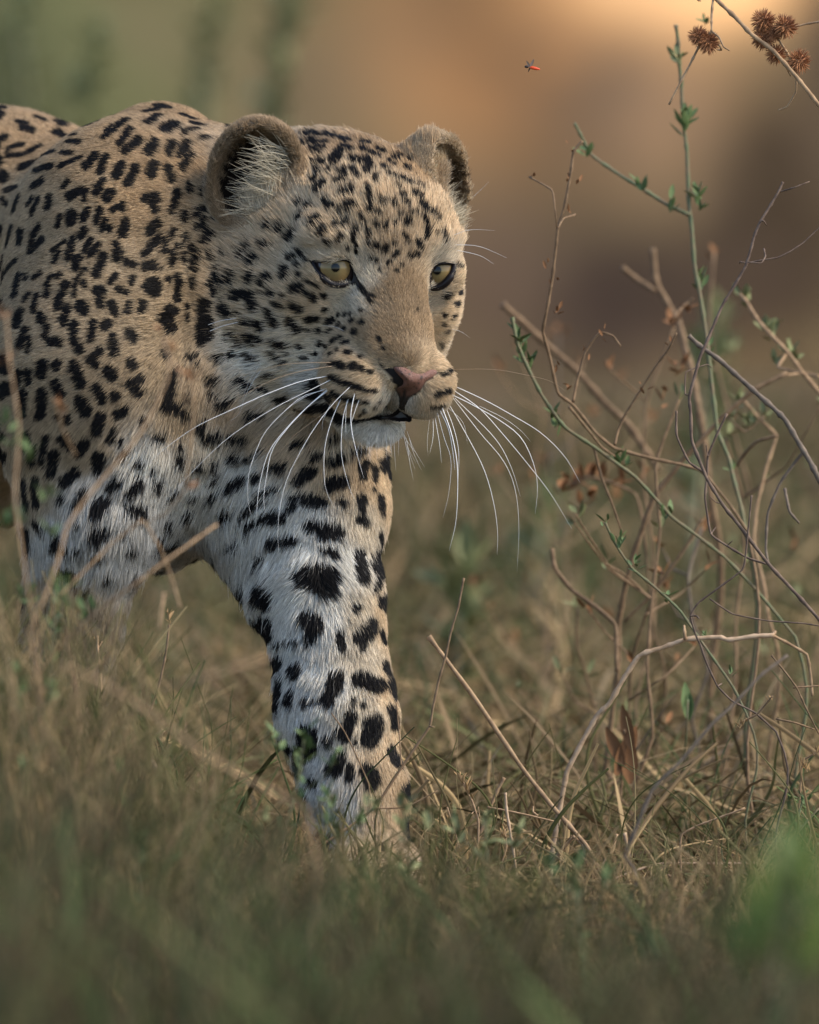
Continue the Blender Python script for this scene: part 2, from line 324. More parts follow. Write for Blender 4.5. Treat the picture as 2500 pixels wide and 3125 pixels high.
# ------------------------------------------------------------------ coat markings, as seen from the near side: strokes x1,y1,x2,y2,half-width in windows of the photo
SPOTS = {
 (430, 560, 5.39): '''1040 380 940 520 33;1130 560 930 740 42;1130 830 1070 950 72;870 1030 860 1090 34;940 1150 920 1290 43;1150 1170 1150 1230 34;740 1150 720 1290 30;550 1180 520 1320 43;580 1000 570 1120 22;420 900 410 1100 42;300 880 80 1160 50;540 760 520 880 30;760 840 740 900 38;760 480 740 600 46;600 160 550 400 52;515 460 505 490 28;890 1370 910 1450 38;1270 1430 1270 1560 80;880 1620 880 1720 48;1150 1650 1165 1780 58;620 1520 640 1680 40;600 1780 600 1900 48;470 1570 470 1600 38;200 1640 210 1760 104;120 1380 200 1360 70;480 2080 540 2100 86;1040 1950 1080 2100 48;35 1980 40 2010 56;1340 1600 1330 1780 20;1460 2060 1480 2150 56;1360 1160 1360 1200 20;1520 1560 1480 1680 42;830 60 820 140 32;1000 60 990 180 22;1380 1880 1380 1900 22;770 2000 770 2020 16;690 1010 670 1050 20;350 1370 350 1395 13''',
 (430, 960, 5.39): '''430 60 480 220 90;1040 40 1030 180 58;1010 260 1000 400 76;760 40 760 80 24;390 610 410 640 50;760 660 880 660 36;1225 700 1240 720 46;1400 690 1540 640 46;1380 330 1350 400 22;900 790 905 810 22;560 880 460 1200 38;440 1250 420 1440 60;500 1470 580 1520 43;700 1570 695 1610 32;1160 1000 1280 1070 30;1130 1230 1105 1260 42;1290 1350 1370 1420 50;985 1730 970 1770 36;1110 1930 1230 1950 56;1440 1950 1470 1960 56;750 1240 780 1330 20;230 1960 330 1960 46;35 1690 45 1710 36;8 1040 10 1070 28;1570 1130 1600 1140 28''',
 (600, 320, 1.9167): """480 190 700 178 20;565 240 620 240 17;670 228 755 232 16;640 195 720 190 13;560 283 610 285 14;680 268 755 272 13;645 293 730 297 9;
800 190 880 215 20;760 180 800 195 16;960 225 1010 240 12;635 335 685 340 13;738 345 742 346 18;700 380 702 381 9;850 290 800 335 24;850 330 810 345 14;870 260 910 285 17;
965 270 990 285 15;1015 298 1065 318 14;1060 275 1100 290 9;905 335 960 350 17;1000 345 1010 375 22;985 385 1000 400 12;1085 375 1115 380 11;1120 340 1150 352 9;1186 312 1194 318 15;
1238 326 1242 336 14;1150 318 1175 325 13;1215 370 1240 385 9;1120 420 1160 445 11;1185 450 1260 480 14;1300 485 1320 495 12;710 415 690 465 18;800 360 775 410 6;865 410 870 440 24;
820 470 870 460 13;843 404 847 408 13;910 395 945 430 16;938 438 944 446 12;1045 430 1050 460 15;750 480 705 520 15;860 535 905 525 20;890 610 930 605 24;1005 510 1015 570 14;1025 590 1020 610 11;
1075 560 1085 600 8;1108 570 1113 574 9;1155 580 1163 600 10;1165 490 1167 494 9;1194 538 1206 544 12;1258 532 1305 560 11;1220 580 1230 590 13;1308 595 1342 630 14;1370 640 1405 675 11;608 580 613 586 16;
660 608 670 606 16;750 576 760 584 14;775 600 795 612 18;765 600 768 602 11;834 635 836 636 10;1028 638 1032 644 10;1073 648 1077 652 9;1188 650 1192 652 9;1245 648 1290 655 9;590 680 625 668 14;
680 720 725 680 16;820 715 875 690 18;970 660 980 695 11;1046 705 1054 716 13;1105 705 1095 740 15;1158 688 1162 692 8;1224 686 1236 694 14;1322 665 1345 730 9;1345 730 1340 785 10;490 744 500 732 18;508 726 512 722 11;
424 722 436 716 18;580 755 555 790 21;738 752 752 742 18;930 740 920 800 15;935 820 930 870 9;1000 735 1008 775 10;775 805 785 806 13;846 774 854 776 13;825 800 827 802 10;878 840 882 842 9;
1011 818 1013 822 9;1046 828 1054 836 15;1104 838 1096 856 15;1165 870 1155 890 10;1132 918 1118 932 12;1207 768 1213 776 11;1232 796 1238 804 11;1148 814 1152 816 8;1292 806 1304 834 16;1310 845 1312 847 9;1278 876 1284 884 12;1238 886 1244 892 11;
1398 758 1402 762 9;1440 750 1460 800 8;325 830 275 880 18;408 834 424 826 21;360 900 325 925 21;595 856 620 878 14;552 896 568 894 15;1198 940 1202 942 8;1170 974 1172 976 8;1070 965 1071 966 5;1025 905 1026 906 6;1050 915 1051 916 6;
530 960 520 1020 18;604 994 606 1008 13;594 936 596 942 11;235 990 200 1050 19;345 1000 325 1045 22;430 1015 400 1045 22;570 1085 620 1080 19;448 1106 462 1102 19;245 1110 285 1115 28;335 1135 345 1136 19;520 1114 521 1118 9;
390 1104 392 1106 8;646 1106 656 1112 11;684 1124 698 1138 15;745 1122 757 1116 11;650 1035 720 1068 8;80 750 50 800 22;52 680 40 700 22;10 870 10 890 12;83 885 87 895 12;120 980 130 1000 26;76 1058 86 1072 22;160 870 160 890 8;
1452 1100 1470 1104 10;1520 1090 1540 1100 13;1555 1030 1556 1040 9;640 912 690 918 9;1520 935 1545 945 7;25 600 5 640 14""",
 (600, 850, 1.9167): """335 110 365 165 26;180 180 205 210 28;485 162 505 158 16;580 162 620 180 18;660 235 710 228 19;750 178 758 176 9;774 250 788 240 17;827 219 833 211 12;873 217 877 213 10;
903 212 907 208 9;908 252 914 246 10;968 191 972 189 7;960 266 970 258 10;440 200 448 214 17;448 214 475 262 17;468 256 482 266 19;560 240 600 290 19;312 258 320 264 17;375 264 396 272 22;264 190 266 192 9;720 302 730 298 14;
836 274 844 266 10;781 308 789 302 11;872 298 878 292 9;920 318 938 312 12;860 378 880 372 11;656 296 666 304 9;235 325 250 365 23;320 332 355 360 18;380 348 402 352 15;475 360 520 380 19;600 388 610 394 14;
724 388 738 382 15;764 399 768 401 8;802 370 818 360 11;840 348 850 342 9;1070 350 1078 368 9;1096 408 1098 412 5;170 460 235 440 17;106 468 116 472 15;295 435 350 465 14;450 425 500 450 11;538 438 544 442 7;
505 478 525 484 7;686 440 696 446 13;626 462 634 468 10;783 440 787 441 8;828 420 832 421 8;890 437 900 437 14;962 459 968 461 9;800 494 820 496 12;840 503 868 511 17;918 513 932 517 17;964 527 976 533 13;1010 545 1020 549 10;
795 575 850 600 13;850 600 935 625 14;935 625 985 645 12;985 645 1050 658 7;810 665 860 690 13;860 690 930 705 11;930 705 1010 715 7;984 760 988 762 6;1048 740 1052 741 5;1074 710 1077 711 5;1109 740 1111 741 5;960 780 961 781 4;
680 620 720 610 26;700 680 780 700 28;760 760 820 780 34;830 815 840 825 25;650 760 720 740 18;930 832 1110 812 9;870 826 940 834 12;1436 562 1446 558 10;1465 545 1476 536 10;1390 672 1470 650 10;1375 742 1440 732 6;
1440 100 1446 106 12;1524 82 1536 78 12;1504 150 1518 144 12;1426 208 1434 214 9;1482 222 1490 216 9;1428 260 1432 262 7;1425 372 1427 390 5;1455 300 1457 306 6;1470 460 1472 466 5;960 50 985 80 14;985 80 1025 140 8;1010 95 1050 115 4;
1288 187 1289 189 4;80 568 92 572 19;70 654 80 656 19;120 700 180 700 24;220 600 300 640 14;430 550 470 555 10;350 650 400 660 13;470 700 550 690 16;300 790 380 800 18;580 752 600 748 18;55 905 110 900 20;
195 905 206 905 22;265 920 286 918 27;12 850 18 850 20;212 1006 228 1014 19;245 1030 256 1040 19;320 1020 320 1030 13;375 1000 386 1000 13;570 970 630 950 19;682 1028 700 1020 21;784 934 796 926 17;780 1060 830 1040 26;900 1000 960 990 13;
450 1095 510 1080 20;630 1122 680 1110 20;960 1105 980 1080 22;1033 1110 1037 1122 19;6 1050 14 1050 20;84 1050 96 1050 17;120 1128 130 1132 17;40 150 42 240 22;42 240 46 330 27;22 200 24 230 14""",
 (0, 300, 2.464): """1180 60 1270 75 20;1100 110 1190 90 24;1130 185 1200 140 32;960 170 900 210 22;870 240 790 295 18;850 215 800 250 9;980 240 910 340 24;1250 240 1330 215 34;1370 130 1470 160 22;1400 280 1510 245 19;1450 190 1560 215 14;
1050 320 950 400 28;1170 340 1130 400 38;1305 345 1280 420 26;1420 350 1360 430 26;1580 310 1530 330 18;1450 440 1380 520 24;720 430 650 510 28;800 440 750 550 22;915 500 880 580 30;1020 540 970 630 30;1160 500 1145 570 34;1280 550 1295 610 26;
1255 525 1265 535 18;770 620 730 710 26;835 710 805 750 32;620 690 530 740 28;655 690 640 770 14;930 790 850 840 15;915 825 925 835 13;1110 760 1180 760 36;1165 825 1175 835 30;1330 750 1300 860 18;1420 640 1430 700 13;1410 860 1390 920 16;
950 930 930 1010 32;1190 940 1135 995 32;550 870 540 930 34;665 850 630 910 24;755 830 735 930 22;800 920 765 990 14;835 970 820 990 19;640 990 615 1040 22;460 890 440 960 15;685 1060 640 1140 20;745 1110 690 1170 24;550 1050 540 1090 12;540 1090 525 1200 22;
600 1200 575 1280 28;490 1070 400 1150 9;450 1160 410 1230 12;875 1095 890 1130 20;890 1150 900 1200 30;780 1190 730 1320 26;960 1230 1010 1255 24;1100 1280 1155 1260 24;1190 1060 1095 1170 23;1245 1080 1260 1140 14;1310 990 1305 1020 12;1315 1160 1298 1240 17;
870 1330 840 1380 20;1005 1350 995 1400 15;1120 1420 1180 1410 38;1265 1362 1276 1368 17;1345 1340 1330 1500 18;892 1440 908 1444 21;953 1460 957 1464 12;735 1450 775 1450 30;755 1490 755 1560 24;635 1390 645 1420 17;640 1290 580 1370 9;580 1370 565 1490 11;
505 1400 480 1460 25;480 1460 450 1500 22;450 1500 440 1570 28;460 1320 440 1345 18;370 1400 355 1480 19;400 1330 370 1390 10;615 1570 635 1590 42;845 1550 870 1620 26;975 1550 965 1610 20;1080 1550 1070 1600 23;1290 1590 1230 1660 30;1275 1690 1285 1720 32;
1580 1020 1540 1080 26;1640 1310 1636 1330 36;1590 1390 1590 1430 26;1540 1550 1540 1700 34;1520 1750 1510 1800 28;1470 1180 1465 1280 13;1460 1380 1460 1400 21;1410 1560 1410 1580 10;1410 1630 1410 1650 13;1700 1600 1700 1620 28;515 1580 480 1690 25;315 1640 325 1660 34;
165 1600 130 1710 24;285 1480 265 1600 15;560 1700 560 1830 25;595 1870 605 1890 26;705 1700 690 1800 26;815 1690 795 1715 30;985 1760 1015 1800 30;855 1790 870 1910 28;360 1720 345 1780 24;400 1830 440 1830 36;200 1740 165 1850 25;230 1800 220 1900 12;750 1900 690 1960 28;
140 180 200 200 20;240 240 180 230 28;40 300 0 320 26;40 80 20 80 25;280 150 340 170 14;430 260 500 310 28;520 320 600 330 15;550 270 580 275 12;60 400 100 360 14;100 360 180 350 13;60 440 180 430 13;200 420 310 360 13;330 410 410 400 15;470 410 540 415 15;
280 540 390 510 19;170 520 250 490 25;460 510 620 440 12;30 580 30 600 38;260 660 320 620 22;120 670 50 690 18;150 740 110 830 22;30 760 60 800 14;250 750 220 800 10;300 750 250 860 13;380 740 360 820 18;520 620 490 670 14;20 980 20 1000 26;
100 960 60 1100 14;160 1000 155 1080 22;300 960 260 1020 18;320 1060 240 1150 18;250 1060 230 1150 12;40 1180 20 1270 15;40 1320 130 1220 15;150 1330 110 1480 20;200 1330 200 1350 14;10 1530 10 1550 24;320 1310 260 1350 11;230 1470 200 1520 13""",
 (0, 1100, 2.464): """330 30 325 100 36;445 10 420 50 26;560 30 560 50 34;590 110 610 160 38;705 5 715 15 34;820 70 850 110 36;995 15 1005 25 34;980 160 1050 130 30;1040 210 1040 230 36;430 180 455 240 34;155 90 130 200 21;225 90 220 160 25;325 250 310 410 32;
735 200 765 290 33;870 255 880 265 29;610 310 645 375 41;880 400 940 360 24;755 420 735 510 37;185 250 175 400 24;508 430 512 450 18;428 420 432 424 16;490 580 530 630 35;640 610 590 680 35;855 520 830 580 25;908 585 912 587 17;960 655 915 695 19;355 580 330 660 25;
325 710 325 770 13;205 550 195 640 26;260 660 250 750 21;415 700 395 830 35;750 700 735 810 37;570 830 490 900 35;1040 738 1050 742 22;1140 800 1130 840 13;1175 890 1185 910 29;1340 618 1342 624 15;1350 700 1350 720 32;1485 738 1495 742 28;1585 738 1595 742 20;
1565 538 1575 542 28;1635 538 1645 542 18;1020 880 990 950 36;880 870 840 930 24;650 960 600 1050 26;600 1050 550 1090 18;470 1015 460 1045 20;185 900 205 1100 20;275 880 275 1080 22;800 1060 710 1120 34;960 1110 1050 1120 32;1005 1070 1015 1070 26;690 1290 800 1270 42;
580 1198 582 1202 12;1295 948 1305 952 28;1465 975 1475 965 18;1610 985 1630 972 24;1620 860 1640 842 22;1405 1120 1415 1122 22;1255 1208 1265 1212 27;1170 1350 1300 1320 30;915 1290 925 1290 20;975 1380 985 1382 22;720 1440 740 1440 33;270 1210 310 1250 22;
195 1270 210 1390 26;430 1300 410 1390 24;475 1380 485 1380 26;585 1392 595 1388 14;490 1570 550 1600 44;545 1640 555 1640 32;1000 1590 1090 1590 26;655 1700 665 1720 24;1290 110 1270 300 26;1290 300 1350 340 28;1350 340 1400 390 20;1590 110 1640 140 20;1560 230 1570 240 22;1640 270 1680 300 26;1500 450 1520 520 17;430 2080 470 2120 30;600 2250 620 2340 30;380 2330 400 2400 26;640 2500 640 2560 26;480 2600 500 2700 28;350 2800 380 2860 24;620 2900 600 2960 24;480 3100 500 3180 24;400 3400 430 3460 20;560 3500 590 3520 20;800 1590 800 1610 16;1700 1120 1700 1140 26""",
 (600, 1350, 2.156): """510 155 570 140 24;405 208 425 202 24;230 70 280 95 26;345 80 355 80 20;135 200 130 212 17;240 280 295 240 25;118 315 122 325 19;430 330 540 290 14;670 230 750 180 30;765 68 775 62 21;880 110 940 80 27;1055 52 1065 48 18;880 270 950 250 40;
1080 140 1090 220 25;1165 160 1160 240 15;1155 300 1156 304 9;1205 350 1210 430 14;640 350 700 350 18;720 370 820 390 33;620 418 640 412 17;945 382 955 388 19;1078 365 1082 380 25;1080 380 1078 440 18;1070 495 1080 505 29;215 430 190 470 19;290 450 380 410 12;380 400 460 385 13;
350 530 420 510 21;440 490 570 480 25;750 530 800 570 29;840 590 920 580 40;840 555 880 560 34;500 645 640 625 21;230 646 250 644 20;820 705 890 710 14;898 735 902 745 15;425 755 435 765 25;740 880 850 900 68;810 960 870 950 56;460 960 480 1040 38;1190 880 1170 960 16;
740 1160 790 1190 41;750 1235 752 1245 34;540 1310 680 1300 7;738 1298 742 1304 20;1035 1075 1045 1085 20;1140 1210 1070 1280 41;1088 1325 1092 1335 25;1205 1230 1235 1310 9;935 1250 950 1340 19;1235 1460 1255 1510 19;1080 1560 1180 1600 48;1070 740 1080 880 36;
655 1495 665 1510 32;570 1560 545 1690 15;920 1540 920 1570 28;920 1570 870 1680 32;635 1635 637 1645 13;720 1700 722 1704 14;1200 590 1210 700 9;1215 460 1216 470 7""",
 (700, 2000, 2.464): """830 150 800 240 32;790 250 740 350 36;695 338 705 344 24;395 230 370 380 25;465 310 460 350 20;613 346 617 354 13;928 340 932 350 13;998 365 1002 375 11;1210 400 1240 520 26;910 450 870 600 38;810 560 810 580 11;1080 500 1060 610 60;
600 600 570 720 72;528 815 532 825 38;746 620 754 640 22;1220 720 1260 800 34;830 770 790 860 40;905 830 905 930 21;1040 880 1060 940 52;636 930 644 950 26;943 630 947 650 11;1335 700 1340 740 10;685 1320 695 1340 18;935 1590 945 1610 28;1158 1440 1162 1460 12"""}
# ------------------------------------------------------------------ materials
def mat(name, col=(.5, .5, .5), rough=.6, spec=.3, attr=None, noise=None, **kw):
    m = bpy.data.materials.new(name); m.use_nodes = True; t = m.node_tree
    b = t.nodes['Principled BSDF']; b.inputs['Roughness'].default_value = rough
    b.inputs['Specular IOR Level'].default_value = spec
    b.inputs['Base Color'].default_value = (*col, 1)
    src = None
    if attr:
        a = t.nodes.new('ShaderNodeAttribute'); a.attribute_name = attr; src = a.outputs['Color']
    if noise:      # (scale, second colour, contrast lo, hi)
        tc = t.nodes.new('ShaderNodeTexCoord'); n = t.nodes.new('ShaderNodeTexNoise'); n.inputs['Scale'].default_value = noise[0]
        n.inputs['Detail'].default_value = 6
        r = t.nodes.new('ShaderNodeMapRange'); r.inputs[1].default_value = noise[2]; r.inputs[2].default_value = noise[3]
        mx = t.nodes.new('ShaderNodeMix'); mx.data_type = 'RGBA'
        t.links.new(tc.outputs['Object'], n.inputs['Vector']); t.links.new(n.outputs['Fac'], r.inputs[0]); t.links.new(r.outputs[0], mx.inputs[0])
        if src: t.links.new(src, mx.inputs[6])
        else: mx.inputs[6].default_value = (*col, 1)
        mx.inputs[7].default_value = (*noise[1], 1)
        src = mx.outputs[2]
    if src: t.links.new(src, b.inputs['Base Color'])
    for k, v in kw.items(): b.inputs[k.replace('_', ' ')].default_value = v
    return m
def set_color(ob, C, name='col', domain='POINT'):
    a = ob.data.attributes.new(name, 'FLOAT_COLOR', domain)
    a.data.foreach_set('color', np.concatenate([C, np.ones((len(C), 1))], 1).astype(np.float32).ravel())
def tag(o, label=None, cat=None, group=None, kind=None):
    if label: o['label'] = label
    if cat: o['category'] = cat
    if group: o['group'] = group
    if kind: o['kind'] = kind
    return o
def empty(name, loc, label=None, cat=None, group=None):
    o = bpy.data.objects.new(name, None); COL.objects.link(o); o.location = loc; o.empty_display_size = 0.05
    return tag(o, label, cat, group)

# ------------------------------------------------------------------ the leopard's coat
from mathutils.bvhtree import BVHTree
BV, BQ = surface(0.0028)
bvh = BVHTree.FromPolygons([tuple(v) for v in BV], BQ.tolist())
EYE_O = np.array([0., -D, 0.])
def hit(px, py):
    p = P(px, py, 0.0); dr = p-EYE_O; dr /= np.linalg.norm(dr)
    h = bvh.ray_cast(Vector(EYE_O), Vector(dr))
    return None if h[0] is None else np.array(h[0])
def to_px(X):
    s = D/(D+X[:, 1])
    return np.stack([CX+X[:, 0]*s*PX, CY-X[:, 2]*s*PX], 1)
# colour / length anchors ---------------------------------------------
ZONE = dict(T=(.445, .31, .18), t=(.41, .31, .198), O=(.50, .29, .125), C=(.62, .475, .31), c=(.54, .41, .27), w=(.66, .57, .44), W=(.71, .675, .605),
            g=(.56, .53, .48), G=(.36, .255, .15), b=(.30, .21, .125))
ANCH = """490 330 T 3.8;220 1900 t 12;200 2200 t 9;200 2600 c 8;300 450 T 3.8;100 450 T 4;400 600 T 3.8;200 700 t 3.8;50 900 t 4.5;300 900 t 4;150 1200 t 4.5;300 1200 t 5;100 1500 t 6;250 1380 t 6;40 600 t 4.2;
300 1520 g 12.0;350 1650 g 13.5;200 1650 g 11.2;450 1420 W 13.5;550 1500 W 15.0;650 1500 W 15.0;750 1600 W 15.0;800 1750 W 15.0;700 1450 W 15.0;480 1620 g 15.0;600 1650 g 15.0;
560 560 T 5;600 700 t 7;560 900 t 5;500 1100 t 7;620 1150 c 12.0;560 1250 t 9;700 1250 c 9;760 1330 t 12.0;850 1360 c 12.0;560 1000 t 7;660 900 c 9;640 1350 w 15.0;
900 430 T 9;1100 450 T 9;1000 520 C 9;1100 650 C 9;1200 700 c 8;1000 700 C 9;850 700 C 10;750 800 c 11;720 900 C 12;750 1000 C 12;850 1000 w 9;800 900 C 9;900 900 C 8;
800 980 w 10;880 1080 w 9;760 1090 W 14;900 1110 w 9;850 1150 w 12;720 1180 w 16;700 1070 w 14;930 1160 W 10;1200 880 G 4;1250 980 G 3.5;1200 1050 G 3.5;1250 1100 c 3.5;1150 900 G 4;
1130 860 w 4;1100 1000 G 4;1180 1000 G 3.5;1240 780 c 6;1240 850 G 4;1290 900 G 4;1310 1000 G 3.5;1310 1100 c 3.5;1050 1050 c 5;1100 1180 C 5;1050 1150 C 5;1150 1230 w 5;1050 1230 C 5;1190 1240 W 4;1300 1230 C 5;1250 1260 W 4;
1370 1150 C 5;1350 1190 C 5;1340 1250 w 6;1160 1140 C 4;1150 1320 W 8;1230 1315 W 8;1080 1315 W 8;1020 1320 w 12;960 1300 c 12;1040 895 w 5;970 860 C 6;940 830 C 6;1100 920 w 4;1000 770 w 7;930 780 w 7;1060 770 w 6;
1400 850 C 4;1330 900 w 5;1380 900 C 4;1360 960 C 6;1370 1050 c 5;1360 780 w 6;1330 700 C 8;1290 600 C 8;1250 520 T 8;1380 700 C 12;800 560 w 15;780 620 w 16;860 540 C 12;700 650 b 9;1400 640 W 13;1190 1243 W 2.2;1150 1264 w 2.2;1250 1262 W 2.2;1290 1288 w 3;1100 1270 w 3;1235 1240 W 2.2;1060 1262 w 3;1330 1280 w 4;1385 560 w 11;1200 560 C 8;
1170 1500 C 4.8;1165 1700 T 4.8;1165 1900 C 4.8;1185 2100 C 5.3;1215 2300 C 5.3;1235 2450 T 5.3;1000 1460 C 7.5;1100 1450 c 6.4;950 1600 W 9.0;1050 1700 W 8.5;900 1700 W 9.6;1000 1900 W 9.6;850 1850 W 9.6;900 2050 W 8.5;1000 2100 W 8.0;
1100 2200 w 7.0;950 2250 W 8.5;950 2400 W 8.5;1050 2450 W 7.5;1150 2450 C 6.4;1170 2350 C 6.4;1100 2600 C 5.3;1050 2650 w 5.3;1180 2680 C 4.3;820 1560 W 9.6;1100 1600 w 7.5;1090 1900 w 7.5;1110 2030 w 6.4;750 1420 W 9.6"""
pts, cols, lens = [], [], []
for s in ANCH.replace('\n', '').split(';'):
    x, y, z, l = s.split(); h = hit(float(x), float(y))
    if h is None: continue
    pts.append(h); cols.append(ZONE[z]); lens.append(float(l))
for p, z, l in (((-.35, .35, .22), 'T', 7), ((-.6, .5, .22), 'T', 7), ((-.3, .2, .0), 't', 6), ((-.5, .35, 0), 't', 7), ((-.7, .5, .05), 't', 12), ((-.3, .3, -.1), 'W', 18), ((-.6, .45, -.1), 'W', 18),
                ((-.2, .45, .1), 't', 12), ((-.4, .6, .1), 't', 12), ((-.65, .5, -.2), 't', 9), ((-.85, .75, -.2), 't', 9), ((0, .2, .1), 't', 14), ((0, .2, -.2), 't', 12), ((-.9, .9, 0), 't', 12)):
    pts.append(np.array(p)); cols.append(ZONE[z]); lens.append(l)
pts = np.array(pts); cols = np.array(cols); lens = np.array(lens)*0.001
LN = np.concatenate([cols, lens[:, None]], 1)
def zone(X):
    out = np.empty((len(X), 4))
    for i in range(0, len(X), 20000):
        d2 = ((X[i:i+20000, None, :]-pts[None])**2).sum(2)+3e-5
        w = 1/d2**2.2; out[i:i+20000] = (w@LN)/w.sum(1)[:, None]
    return out
# spots ----------------------------------------------------------------
SEG = []
for (ox, oy, sc), txt in SPOTS.items():
    for s in txt.replace('\n', '').split(';'):
        x1, y1, x2, y2, w = map(float, s.split())
        a = (ox+x1/sc, oy+y1/sc); b = (ox+x2/sc, oy+y2/sc)
        h = hit((a[0]+b[0])/2, (a[1]+b[1])/2)
        if h is None: h = hit(*a)
        if h is None: continue
        y = h[1]; k = (D+y)/D/PX
        A = P(a[0], a[1], y); B = P(b[0], b[1], y)
        for q, pp in ((A, a), (B, b)):
            hh = hit(*pp)
            if hh is not None and abs(hh[1]-y) < 0.05: q[:] = hh
        SEG.append((*A, *B, w/sc*k))
SEG = np.array(SEG)
def wob(X, f, s):
    return (np.sin(X[:, 0]*f+s)*np.cos(X[:, 1]*f*1.13+s*2)+np.sin(X[:, 2]*f*1.21+s*3+np.sin(X[:, 0]*f*.7)*1.3))*0.5
def spotness(X, extra=None):
    """>0 inside a marking (metres from its edge)"""
    out = np.full(len(X), -0.02)
    o = np.argsort(X[:, 0]); Xs = X[o]; xs = Xs[:, 0]; so = np.full(len(X), -0.02)
    jit = wob(Xs, 900, .3)*0.0006+wob(Xs, 350, 1.7)*0.0010
    S = SEG if extra is None else np.concatenate([SEG, extra])
    for s in S:
        A, B, w = s[:3], s[3:6], s[6]
        gr = .0007 if A[0] > -.135 and A[2] > .03 else (.0009+w*.04 if A[0] < -.135 else .0011+w*.10)
        i0, i1 = np.searchsorted(xs, (min(A[0], B[0])-w-.006, max(A[0], B[0])+w+.006))
        if i1 <= i0: continue
        Q_ = Xs[i0:i1]
        m = (np.abs(Q_[:, 2]-(A[2]+B[2])/2) < abs(A[2]-B[2])/2+w+.006)
        if not m.any(): continue
        Q_ = Q_[m]; sc = np.array([1, .28, 1])
        a = A*sc; e = (B-A)*sc; q = Q_*sc-a
        t = np.clip((q@e)/(e@e+1e-12), 0, 1); d = np.linalg.norm(q-t[:, None]*e, axis=1)
        idx = np.arange(i0, i1)[m]; so[idx] = np.maximum(so[idx], w+gr-d+jit[idx]*min(1.7, w/.004))
    out[o] = so
    return out
# markings on the parts of the body the photograph does not show: rosettes set out at random, kept off the traced ones
def far_spots(V, N):
    r = np.random.default_rng(3); px = to_px(V)
    seen = (N[:, 1] < -0.08) & (px[:, 0] > 0) & (px[:, 1] > 0) & (px[:, 1] < 2750)
    seen |= (V[:, 1] < .12) & (px[:, 0] > 620) & (px[:, 1] < 1420)
    sp0 = spotness(V)
    cand = V[(~seen) & (sp0 < -.012) & (px[:, 0] < 700)]; cand2 = V[(~seen) & (sp0 < -.012) & (px[:, 0] >= 700)]
    res = []
    for c, rad in ((cand, .034), (cand2, .024)):
        c = c[r.permutation(len(c))[:6000]]; keep = np.zeros((0, 3))
        for p in c:
            if len(keep) == 0 or ((keep-p)**2).sum(1).min() > rad*rad: keep = np.vstack([keep, p])
        for p in keep:
            if rad > .03:
                for a in r.uniform(0, 6.28, 1)+np.array([0, 2.1, 4.2]):
                    dv = np.array([math.cos(a)*.009, r.uniform(-.004, .004), math.sin(a)*.009]); p1 = p+dv; p2 = p1+np.array([-dv[2], 0, dv[0]])*.6
                    res.append((*p1, *p2, r.uniform(.0045, .006)))
            else: res.append((*p, *(p+r.normal(0, .003, 3)), r.uniform(.005, .008)))
    return np.array(res)
INK = np.array([.013, .012, .0125])
# skin -------------------------------------------------------------------
BN = grad(BV)
FAR = far_spots(BV, BN)
def ear_local(X, i):
    c, M = EARS[i]; return (X-c)@M.T
def coat(X):
    z = zone(X); s = spotness(X, FAR)
    c = z[:, :3].copy(); l = z[:, 3].copy()
    for i in (0, 1):
        r = np.array([.0325, .026, .0395]); q = ear_local(X, i); k0 = np.linalg.norm(q/r, axis=1)
        ki = np.linalg.norm((q-np.array([0, .010, .0005]))/(r*np.array([.90, 1, .91])), axis=1)
        near = (k0 < 1.12) & (k0 > .5)
        inner = (k0 < 1.12) & (ki < 1.06) & (q[:, 1] < .0085) & (q[:, 2] > -.030)
        rim = near & ~inner & (k0 > .8)
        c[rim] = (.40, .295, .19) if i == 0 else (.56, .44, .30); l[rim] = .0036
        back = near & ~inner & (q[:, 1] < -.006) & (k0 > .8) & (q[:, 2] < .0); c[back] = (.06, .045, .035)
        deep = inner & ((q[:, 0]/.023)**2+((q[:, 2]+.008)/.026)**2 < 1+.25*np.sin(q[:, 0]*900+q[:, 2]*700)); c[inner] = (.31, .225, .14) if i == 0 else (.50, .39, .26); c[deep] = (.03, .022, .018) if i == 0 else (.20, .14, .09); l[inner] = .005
        s[near | inner] = -.02
    return c, l, s
NOSE = [(1080+x/5.0735, 1050+y/5.0735) for x, y in ((535,395),(590,370),(640,360),(740,358),(800,375),(850,402),(900,428),(950,455),(1000,466),(1080,458),(1130,432),(1180,408),(1240,402),(1272,412),(1278,440),(1245,480),(1200,520),(1150,552),(1110,580),(1085,620),(1060,660),(1030,705),(980,745),(930,772),(885,800),(850,830),(815,880),(790,925),(775,1000),(742,1018),(708,985),(718,900),(715,820),(705,775),(680,730),(655,690),(640,640),(635,600),(600,550),(560,500),(520,450),(470,390),(420,310),(395,240),(410,215),(440,245),(470,300),(505,355))]
MOUTH = [(1080+x/5.0735, 1050+y/5.0735) for x, y in ((430,1140),(520,1110),(600,1075),(660,1030),(700,975),(745,975),(800,1030),(850,1075),(890,1130),(895,1185),(870,1205),(780,1190),(700,1200),(600,1180),(500,1150))]
def in_px(X, poly, grow=0.0, dmax=.10):
    p = to_px(X); pl = np.array(poly); m = (X[:, 1] < dmax)
    lo, hi = pl.min(0)-grow-2, pl.max(0)+grow+2
    m &= (p > lo).all(1) & (p < hi).all(1)
    out = np.zeros(len(X), bool); idx = np.nonzero(m)[0]
    if len(idx): out[idx] = poly_sd(pl, p[idx]) < grow
    return out
sc_, sl_, ss_ = coat(BV)
m_ = np.clip(ss_/.0015+.5, 0, 1)[:, None]
skin_col = sc_*.75*(1-m_)+INK*m_
ROOTLOC = on_ground(300, .10)
leopard = empty('leopard', ROOTLOC, 'spotted leopard walking to the right through dry grass, head low, amber eyes', 'leopard')
